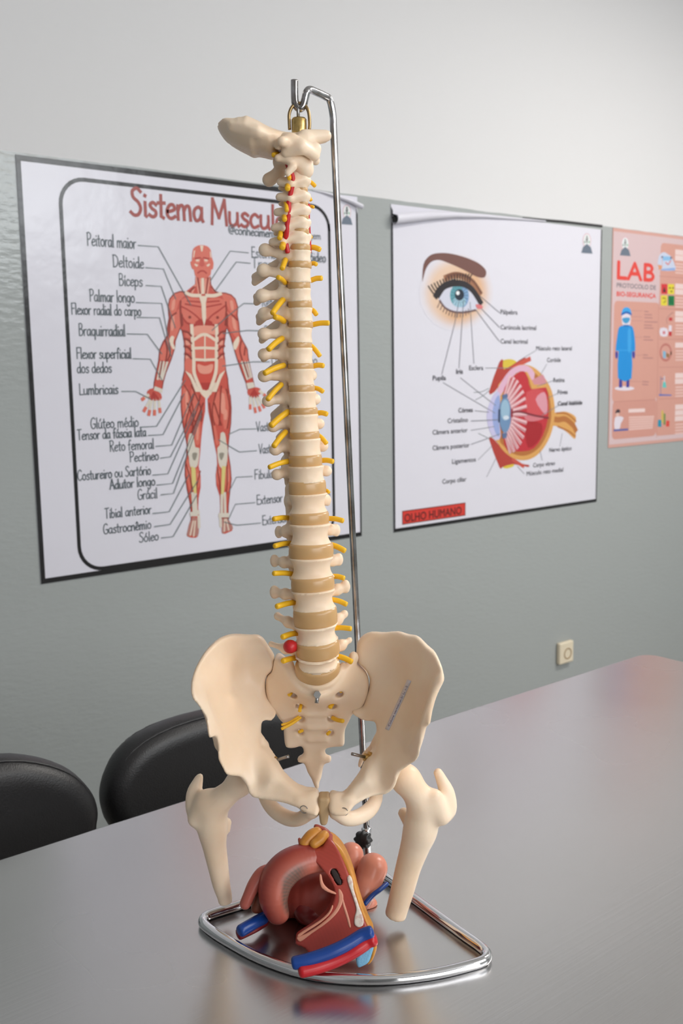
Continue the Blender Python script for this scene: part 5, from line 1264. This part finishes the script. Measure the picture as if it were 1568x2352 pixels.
    ball = [(745,640),(760,690),(800,745),(860,790),(930,805),(1000,785),(1060,730),(1110,640),(1135,540),(1138,440),(1118,340),(1075,260),(1020,200),(960,170),(900,170),(840,205),(790,270),(755,340)]
    g.poly(B(ball), gold,2,3).poly(B([(770,640),(800,710),(860,760),(930,775),(995,752),(1050,700),(1095,610),(1115,520),(1112,440),(1095,350),(1060,285),(1010,225),(950,195),(900,195),(840,230),(800,300)]), gold2,3,3)
    g.poly(B([(752,345),(790,270),(840,205),(900,172),(960,175),(1005,225),(985,290),(940,215),(880,225),(820,300),(780,370)]), pinkc,4,2).poly(B([(985,270),(1060,232),(1075,262),(1085,290),(1040,300),(1000,310)]), ink(204,140,150),4)
    g.poly(B([(800,330),(870,240),(930,210),(960,260),(980,330),(1080,318),(1095,420),(1095,520),(1060,640),(1000,725),(930,745),(850,740),(800,690)]), redc,5,2)
    g.poly(B([(940,215),(965,262),(985,330),(1085,318),(1090,300),(1000,300),(975,250),(955,215)]), gold,6)
    g.poly(B([(950,350),(1060,335),(1085,430),(1085,500),(1030,510),(955,490)]), ink(202,80,86),6,2).poly(B([(1010,400),(1070,350),(1090,440),(1075,500)]), ink(214,150,164),7,3).poly(B([(945,500),(1070,520),(1000,545),(945,535)]), ink(206,120,130),7,3).poly(B([(945,560),(1050,560),(1040,660),(960,720)]), red2,6,3)
    for k in range(15):                           # pale fan of folds behind the lens
        a = R(-86+172*k/14); cx_, cy_ = 800, 500
        p = (cx_+48*math.cos(a)*1.2, cy_+150*math.sin(a)*.8); q = (cx_+138*math.cos(a*.9)+10, cy_+250*math.sin(a))
        g.line(B([p, q]), .013, ink(226,186,192),7); g.line(B([(p[0],p[1]+7),(q[0]+4,q[1]+8)]), .003, ink(178,104,114),8)
    g.poly(B([(745,350),(775,370),(765,500),(778,640),(748,668),(705,610),(685,510),(705,420)]), ink(196,192,226),5,3).poly(B([(765,370),(775,420),(762,500),(772,600),(765,650),(735,600),(722,500),(738,410)]), ink(150,166,214),6,3)
    g.poly(B(ell_px(806,502,40,120,26)), ink(110,142,180),9).poly(B(ell_px(806,470,30,70,20)), ink(150,182,206),10).poly(B(ell_px(812,520,20,14,14)), ink(206,216,230),11)
    g.poly(B([(785,370),(820,360),(825,385),(790,395)]), ink(92,112,150),9).poly(B([(785,625),(820,620),(815,655),(790,660)]), ink(92,112,150),9).line(B([(768,470),(766,545)]), .008, ink(60,70,96),9)
    g.line(B([(845,490),(900,480),(1000,505),(1095,522)]), .006, ink(130,50,62),10,3).line(B([(850,470),(850,510)]), .012, ink(150,60,70),9)
    g.line(B([(600,352),(650,348),(700,325)]), .002, LINE,2,3).line(B([(610,402),(660,375),(700,340)]), .002, LINE,2,3).line(B([(630,625),(690,655)]), .002, LINE,2)
    g.done()
    l = Ink(S, 'leader_line', 14, True); W_ = .0021; LG = ink(128,130,138)
    for q in ([(640,610),(772,722)],[(650,695),(770,818)],[(610,700),(770,913)]): l.line(A(q), W_, LG)
    for q in ([(500,640),(472,790),(385,1132)],[(530,640),(520,790),(500,1090)],[(573,650),(582,790),(600,1060)]): l.line(A(q), W_, LG)
    for q in ([(675,190),(860,190)],[(395,287),(740,490)],[(510,255),(745,440)],[(1010,75),(900,140)],[(1085,165),(1040,240)],[(1125,275),(1020,312)],[(1160,358),(1095,388)],[(1160,440),(1050,505)],[(605,474),(700,484)],[(580,542),(760,534)],[(580,605),(735,580)],[(580,698),(770,630)],[(628,802),(720,710)],[(685,915),(745,795)],[(1172,712),(1190,625)],[(1055,805),(1040,740)],[(935,895),(890,845)]): l.line(B(q), W_, LG)
    l.done()
    c = Ink(S, 'caption', 14, True); TK = ink(70,70,78)
    for tx, x, y, xe in (('Pálpebra',778,730,890),('Carúncula lacrimal',778,832,1015),('Canal lacrimal',778,926,958)):
        (a_, y_), (b_, _) = A([(x,y),(xe,y)]); c.block(tx, a_, y_, b_, .0150, TK, 0, .030)
    for tx, x, y, xe in (('Músculo reto lateral',1015,72,1252),('Esclera',568,204,662),('Iris',482,228,525),('Pupila',326,272,413),('Coróide',1088,150,1178),('Retina',1130,284,1204),('Fóvea',1158,364,1224),('Canal hialóide',1158,440,1320),('Córnea',497,487,592),('Cristalino',425,557,560),('Câmera anterior',325,634,557),('Câmera posterior',325,738,570),('Ligamentos',455,828,613),('Corpo ciliar',390,962,550),('Nervo óptico',1103,750,1250),('Corpo vítreo',995,852,1140),('Músculo reto medial',952,908,1195)):
        (a_, y_), (b_, _) = B([(x,y),(xe,y)]); c.block(tx, a_, y_, b_, .0150, TK, 0, .030)
    c.done()
    k = Ink(S, 'caption_box', 3); BR = ink(208,62,54)
    qx0, qz1 = wallp(923.5,1175); qx1, qz0 = wallp(1066,1182); qz0 = .5*(qz0+wallp(923.5,1203)[1]); qz1 = .5*(qz1+wallp(1066,1156.5)[1])
    k.poly([(qx0-.003,qz0-.003),(qx1+.003,qz0-.003),(qx1+.003,qz1+.003),(qx0-.003,qz1+.003)], ink(110,40,34), 0, 0, True).poly([(qx0,qz0),(qx1,qz0),(qx1,qz1),(qx0,qz1)], BR, 1, 0, True)
    k.block('OLHO HUMANO', 927.5,1199, 1058, .025, ink(92,34,34), 2, .03).done('red caption box')
    emblem(S, 1346, 555, 1.0)
    # rolled top edge: a roll of paper that tapers to the right
    V = []; F = []; N = 15; pts = [(897,492,.030),(930,489,.029),(980,487,.024),(1040,488,.017),(1110,493,.011),(1180,500,.007),(1250,507,.004)]
    for (x,y,d) in pts:
        xx, zz = wallp(x,y); rr_ = d*.52
        for q in range(N):
            a = R(100-330*q/(N-1)); V.append((xx-S.loc[0], -.0028-rr_-rr_*math.cos(a), zz-S.loc[2]-rr_+rr_*math.sin(a)))
    for i in range(len(pts)-1):
        for q in range(N-1): F.append((i*N+q,(i+1)*N+q,(i+1)*N+q+1,i*N+q+1))
    link('rolled_edge', V, F, M_paper, S.root)
    xl = wallp(897,500)[0]; r = .0156
    V = [(x0-S.loc[0],-.004,wallp(897,490)[1]-S.loc[2]),(x0-S.loc[0]+.002,-.022,wallp(897,492)[1]-S.loc[2]-.004),(x0-S.loc[0]+.016,-.020,wallp(897,510)[1]-S.loc[2]),(x0-S.loc[0]+.002,-.005,wallp(897,512)[1]-S.loc[2])]
    link('folded_corner', V, [(0,1,2,3)], BLACK, S.root, False)
    e2 = Ink(S, 'top_rim', 1); e2.line([(1200,502),(1290,509),(1381,519.5)], .008, BLACK); e2.done()
    return S
poster_eye().finish()

# ---- poster 3: lab safety
def poster_lab():
    x0 = .5*(wallp(1405.5,530)[0]+wallp(1396,1020)[0]); zt = wallp(1405.5,523)[1]; zb_ = wallp(1395.5,1029)[1]; x1 = x0+(zt-zb_)*.72
    M_p = mat('salmon_poster_paper', rgb(208,160,150), .34, bump=(14,.25,.006))
    S = sheet_of('lab_safety_poster', x0, x1, zb_, zt, 'pink laboratory safety poster with a blue gowned figure, at the right edge of photo', M_p)
    Wx = lambda cx, cy: (1380+cx/4.3556, 500+cy/4.3556); A = lambda p: [Wx(*q) for q in p]
    pale, sal, dks = ink(210,185,188), ink(208,154,141), ink(190,134,124)
    b = Ink(S, 'printed_ground', 1); m_ = .012
    b.poly([(x0+m_*.3,zb_+m_),(x1-m_*.6,zb_+m_),(x1-m_*.6,zt-m_),(x0+m_*.3,zt-m_)], pale, 0, 0, True)
    def rect(px0, py0, px1w, py1, M, dl, r=.02):
        xa, za = wallp(*Wx(px0,py0)); zb2 = wallp(*Wx(px0,py1))[1]; xb = px1w
        P = [p for p in rr_line(xa, xb, zb2, za, r)[:-2]]; b.poly(P, M, dl, 0, True)
    xr = wallp(*Wx(575,900))[0]
    rect(125,830, xr, 1845, sal, 1); rect(110,1835, xr, 2220, ink(204,148,136), 2); rect(592,250, x1-.03, 2180, sal, 1)
    xdiv = wallp(*Wx(565,900))[0]
    b.line(A([(570,850),(548,2200)]), .0022, dks, 4)
    for y in (585,910,1215,1497,1815): b.line([wallp(*Wx(578,y)), (x1-.03, wallp(*Wx(578,y))[1])], .0022, dks, 4, 0, True)
    b.line([wallp(*Wx(118,1842)), (xdiv, wallp(*Wx(118,1842))[1])], .0022, dks, 4, 0, True); b.done()
    t_ = Ink(S, 'title_lettering', 6); RD = ink(222,70,62)
    def blk(tx, x, y, xe, cap, M, bold): (a_, y_), (b_, _) = A([(x,y),(xe,y)]); t_.block(tx, a_, y_, b_, cap, M, 0, bold)
    blk('LAB',155,612,524,.066,RD,.045); blk('PROTOCOLO DE',150,697,542,.0165,ink(110,106,116),.02); blk('BIO-SEGURANÇA',150,783,540,.0165,RD,.05); t_.done()
    f = Ink(S, 'printed_gowned_figure', 6); bl, bl2, nv, sk, wh = ink(26,140,214), ink(58,160,226), ink(62,62,150), ink(214,196,202), ink(220,212,224)
    f.poly(A(ell_px(228,1708,98,22,24)), wh)
    f.poly(A([(175,1600),(205,1600),(205,1700),(172,1700)]), nv,1).poly(A([(248,1600),(278,1600),(275,1698),(245,1698)]), nv,1)
    f.poly(A([(180,1090),(215,1080),(280,1080),(312,1100),(330,1200),(335,1340),(302,1345),(298,1610),(162,1605),(168,1340),(138,1340),(150,1220),(165,1120)]), bl,1,2).poly(A([(262,1130),(290,1120),(292,1330),(262,1330)]), bl2,2,2)
    f.line(A([(165,1325),(300,1328)]), .003, bl2,3).poly(A([(136,1345),(160,1345),(158,1400),(140,1408)]), nv,2,2).poly(A([(305,1345),(332,1345),(328,1405),(310,1400)]), nv,2,2)
    f.poly(A([(205,960),(285,960),(285,1060),(265,1082),(225,1082),(204,1060)]), wh,2,2).poly(A([(200,970),(210,915),(248,895),(285,915),(295,968),(248,945)]), bl2,3,2).line(A([(200,968),(248,948),(294,968)]), .008, ink(34,96,176),4,3).poly(A([(207,1005),(280,1000),(272,1040),(243,1060),(214,1042)]), ink(64,150,200),4,2).poly(A([(215,1072),(275,1072),(270,1090),(220,1090)]), ink(40,110,180),3)
    f.done()
    p = Ink(S, 'printed_pictogram', 6, 2)
    p.poly(A([(560,470),(575,380),(620,345),(660,365),(700,400),(740,500),(720,530),(580,525)]), ink(196,204,226),0,2).poly(A([(600,385),(700,390),(690,430),(610,430)]), ink(136,186,226),1).poly(A([(560,470),(605,480),(600,525),(570,520)]), ink(216,150,110),1).poly(A([(590,515),(735,500),(730,530),(600,530)]), ink(140,170,220),1).poly(A(ell_px(604,396,9,12,10)), ink(88,72,110),2).poly(A(ell_px(694,404,8,12,10)), ink(88,72,110),2).line(A([(604,405),(606,480)]), .005, ink(206,180,190),2).line(A([(640,450),(665,470),(690,430)]), .006, ink(206,120,120),2)
    p.new()
    for x, y, M in ((595,662,ink(208,52,58)),(662,664,ink(222,206,60)),(592,778,ink(222,206,60)),(664,780,ink(10,120,66))):
        p.poly(A([(x,y),(x+62,y+2),(x+62,y+102),(x,y+100)]), M)
    p.poly(A([(610,745),(625,690),(642,745)]), ink(60,36,36),1).poly(A(ell_px(682,704,9,8,10)), ink(60,56,30),1).poly(A(ell_px(712,704,9,8,10)), ink(60,56,30),1).poly(A(ell_px(697,738,9,8,10)), ink(60,56,30),1).line(A([(610,805),(635,805),(640,835),(620,850)]), .006, ink(150,140,50),1).line(A([(686,810),(700,815),(686,840),(702,850)]), .006, ink(14,80,48),1)
    p.new()
    p.poly(A([(585,1105),(655,1110),(655,1185),(585,1180)]), wh,0,2).poly(A([(610,1135),(635,1135),(635,1165),(610,1165)]), ink(206,120,130),1).poly(A([(675,1000),(706,1000),(704,1032),(672,1030)]), ink(190,44,54)).line(A([(655,1060),(650,1010),(690,965),(715,950)]), .004, ink(176,130,124),0,3).poly(A([(672,1075),(700,1080),(698,1140),(668,1135)]), wh).poly(A([(672,1138),(700,1140),(698,1185),(670,1183)]), ink(190,44,54))
    p.new()
    ring_ = [wallp(*q) for q in A(ell_px(640,1348,54,80,30))]; p.line(ring_+ring_[:2], .009, ink(186,116,108), 1, 0, True)
    p.poly(A([(612,1330),(642,1340),(640,1410),(612,1400)]), ink(130,176,206)).poly(A([(645,1350),(680,1370),(670,1405),(645,1390)]), ink(150,110,70))
    p.new()
    p.line(A([(590,1590),(590,1780)]), .004, ink(126,116,150)).line(A([(590,1612),(625,1612)]), .004, ink(126,116,150)).poly(A([(614,1640),(638,1640),(648,1700),(606,1700)]), ink(96,190,186)).line(A([(626,1590),(626,1640)]), .006, ink(206,212,226)).poly(A([(572,1765),(698,1770),(698,1782),(572,1782)]), ink(92,112,180))
    p.new()
    p.poly(A([(563,2020),(598,2024),(596,2095),(560,2090)]), ink(30,140,170)).line(A([(607,1940),(607,2040)]), .013, ink(206,180,90)).line(A([(628,1970),(628,2060)]), .013, ink(110,140,80)).poly(A([(645,2030),(678,2032),(675,2090),(642,2088)]), ink(214,70,60))
    p.new()
    p.poly(A([(135,1955),(150,1920),(180,1920),(182,1950),(150,1960)]), ink(66,50,60),0,2).poly(A([(130,2010),(160,1985),(220,2000),(190,2060),(180,2110),(128,2110)]), wh,0,2).poly(A([(142,1955),(172,1950),(170,1990),(148,1990)]), ink(222,186,176),1).poly(A([(118,2118),(265,2108),(265,2128),(118,2138)]), ink(84,96,160),1)
    p.done()
    c = Ink(S, 'small_print_line', 6, True); g_ = ink(176,128,124); wt = ink(230,206,204)
    for x, y, w2 in ((430,938,35),(430,970,70),(430,1000,75),(430,1042,125),(425,1075,75),(425,1103,90),(420,1192,62),(420,1222,90),(415,1373,45),(415,1402,95),(408,1640,60),(408,1668,55)): c.line(A([(x,y),(x+w2,y+3)]), .0045, g_)
    for x, y, xe in ((290,930,410),(290,990,405),(300,1030,410),(330,1195,405),(335,1375,405),(280,1638,395)): c.line(A([(x,y),(xe,y+2)]), .0012, g_)
    c.line(A([(275,1932),(425,1926)]), .014, wt)
    for k in range(6): c.line(A([(275,1998+k*24),(520-k*3,1990+k*22)]), .006, ink(226,190,184))
    for y, n in ((345,2),(685,2),(960,2),(1275,1),(1580,2),(1895,3)):
        xs = wallp(*Wx(745,y))[0]
        for j in range(n): z = wallp(*Wx(745,y+j*58))[1]; c.line([(xs,z),(min(xs+.20-.03*j,x1-.045),z)], .020, wt, 0, 0, True)
        for j in range(4): z = wallp(*Wx(745,y+n*58+j*30))[1]; c.line([(xs,z),(min(xs+.27,x1-.045)-.03*(j%2),z)], .006, ink(226,190,184), 0, 0, True)
    c.done()
    emblem(S, 1434, 562, .95, 6)
    return S
poster_lab().finish()

# ---- printed strip stuck on the right hip bone (part of the spine model)
def sticker():
    q = [at(884,1674,.95), at(892,1678,.95), at(943,1564,.95), at(936,1561,.95)]
    dg = bpy.context.evaluated_depsgraph_get(); 
    me = hipR.data; from mathutils.bvhtree import BVHTree
    bv = BVHTree.FromPolygons([v.co[:] for v in me.vertices], [p.vertices[:] for p in me.polygons])
    cam_l = np.array([0,0,CAMZ])-spine.q
    def hit(x, y, lift):
        d = abz(ray(x,y)); d /= np.linalg.norm(d); h = bv.ray_cast(Vector(cam_l), Vector(d))
        p = np.array(h[0]) if h[0] is not None else at(x,y,.955)-spine.q
        return p-d*lift
    A0, A1 = np.array([888.,1676.]), np.array([939.5,1562.5]); ax = A1-A0; L_ = np.linalg.norm(ax); ax /= L_; nn = np.array([-ax[1],ax[0]])
    N = 16; raw = []
    for i in range(N+1):
        p = A0+ax*L_*i/N; raw.append((hit(*(p-nn*4.8),.0006), hit(*(p+nn*4.8),.0006)))
    V = [v for r in raw for v in r]; F = [(2*i,2*i+1,2*i+3,2*i+2) for i in range(N)]
    o = link('label_strip', V, F, mat('sticker_paper', rgb(222,216,222), .5), spine.o); md = o.modifiers.new('thick','SOLIDIFY'); md.thickness = .0002
    o['label'] = 'white printed paper strip'
    mb = MB()
    def P0(x, z):
        p = A0+ax*x-nn*(-z) if False else A0+ax*x+nn*z; return hit(p[0], p[1], .0011)
    block_text(mb, 'Coluna vertebral-2/ Lab-2', 9, 2.6, L_-14, -4.4, P0, 0)
    link('strip_lettering', mb.V, mb.F, mat('purple_ink', rgb(70,58,120), .6), o, False)
sticker()
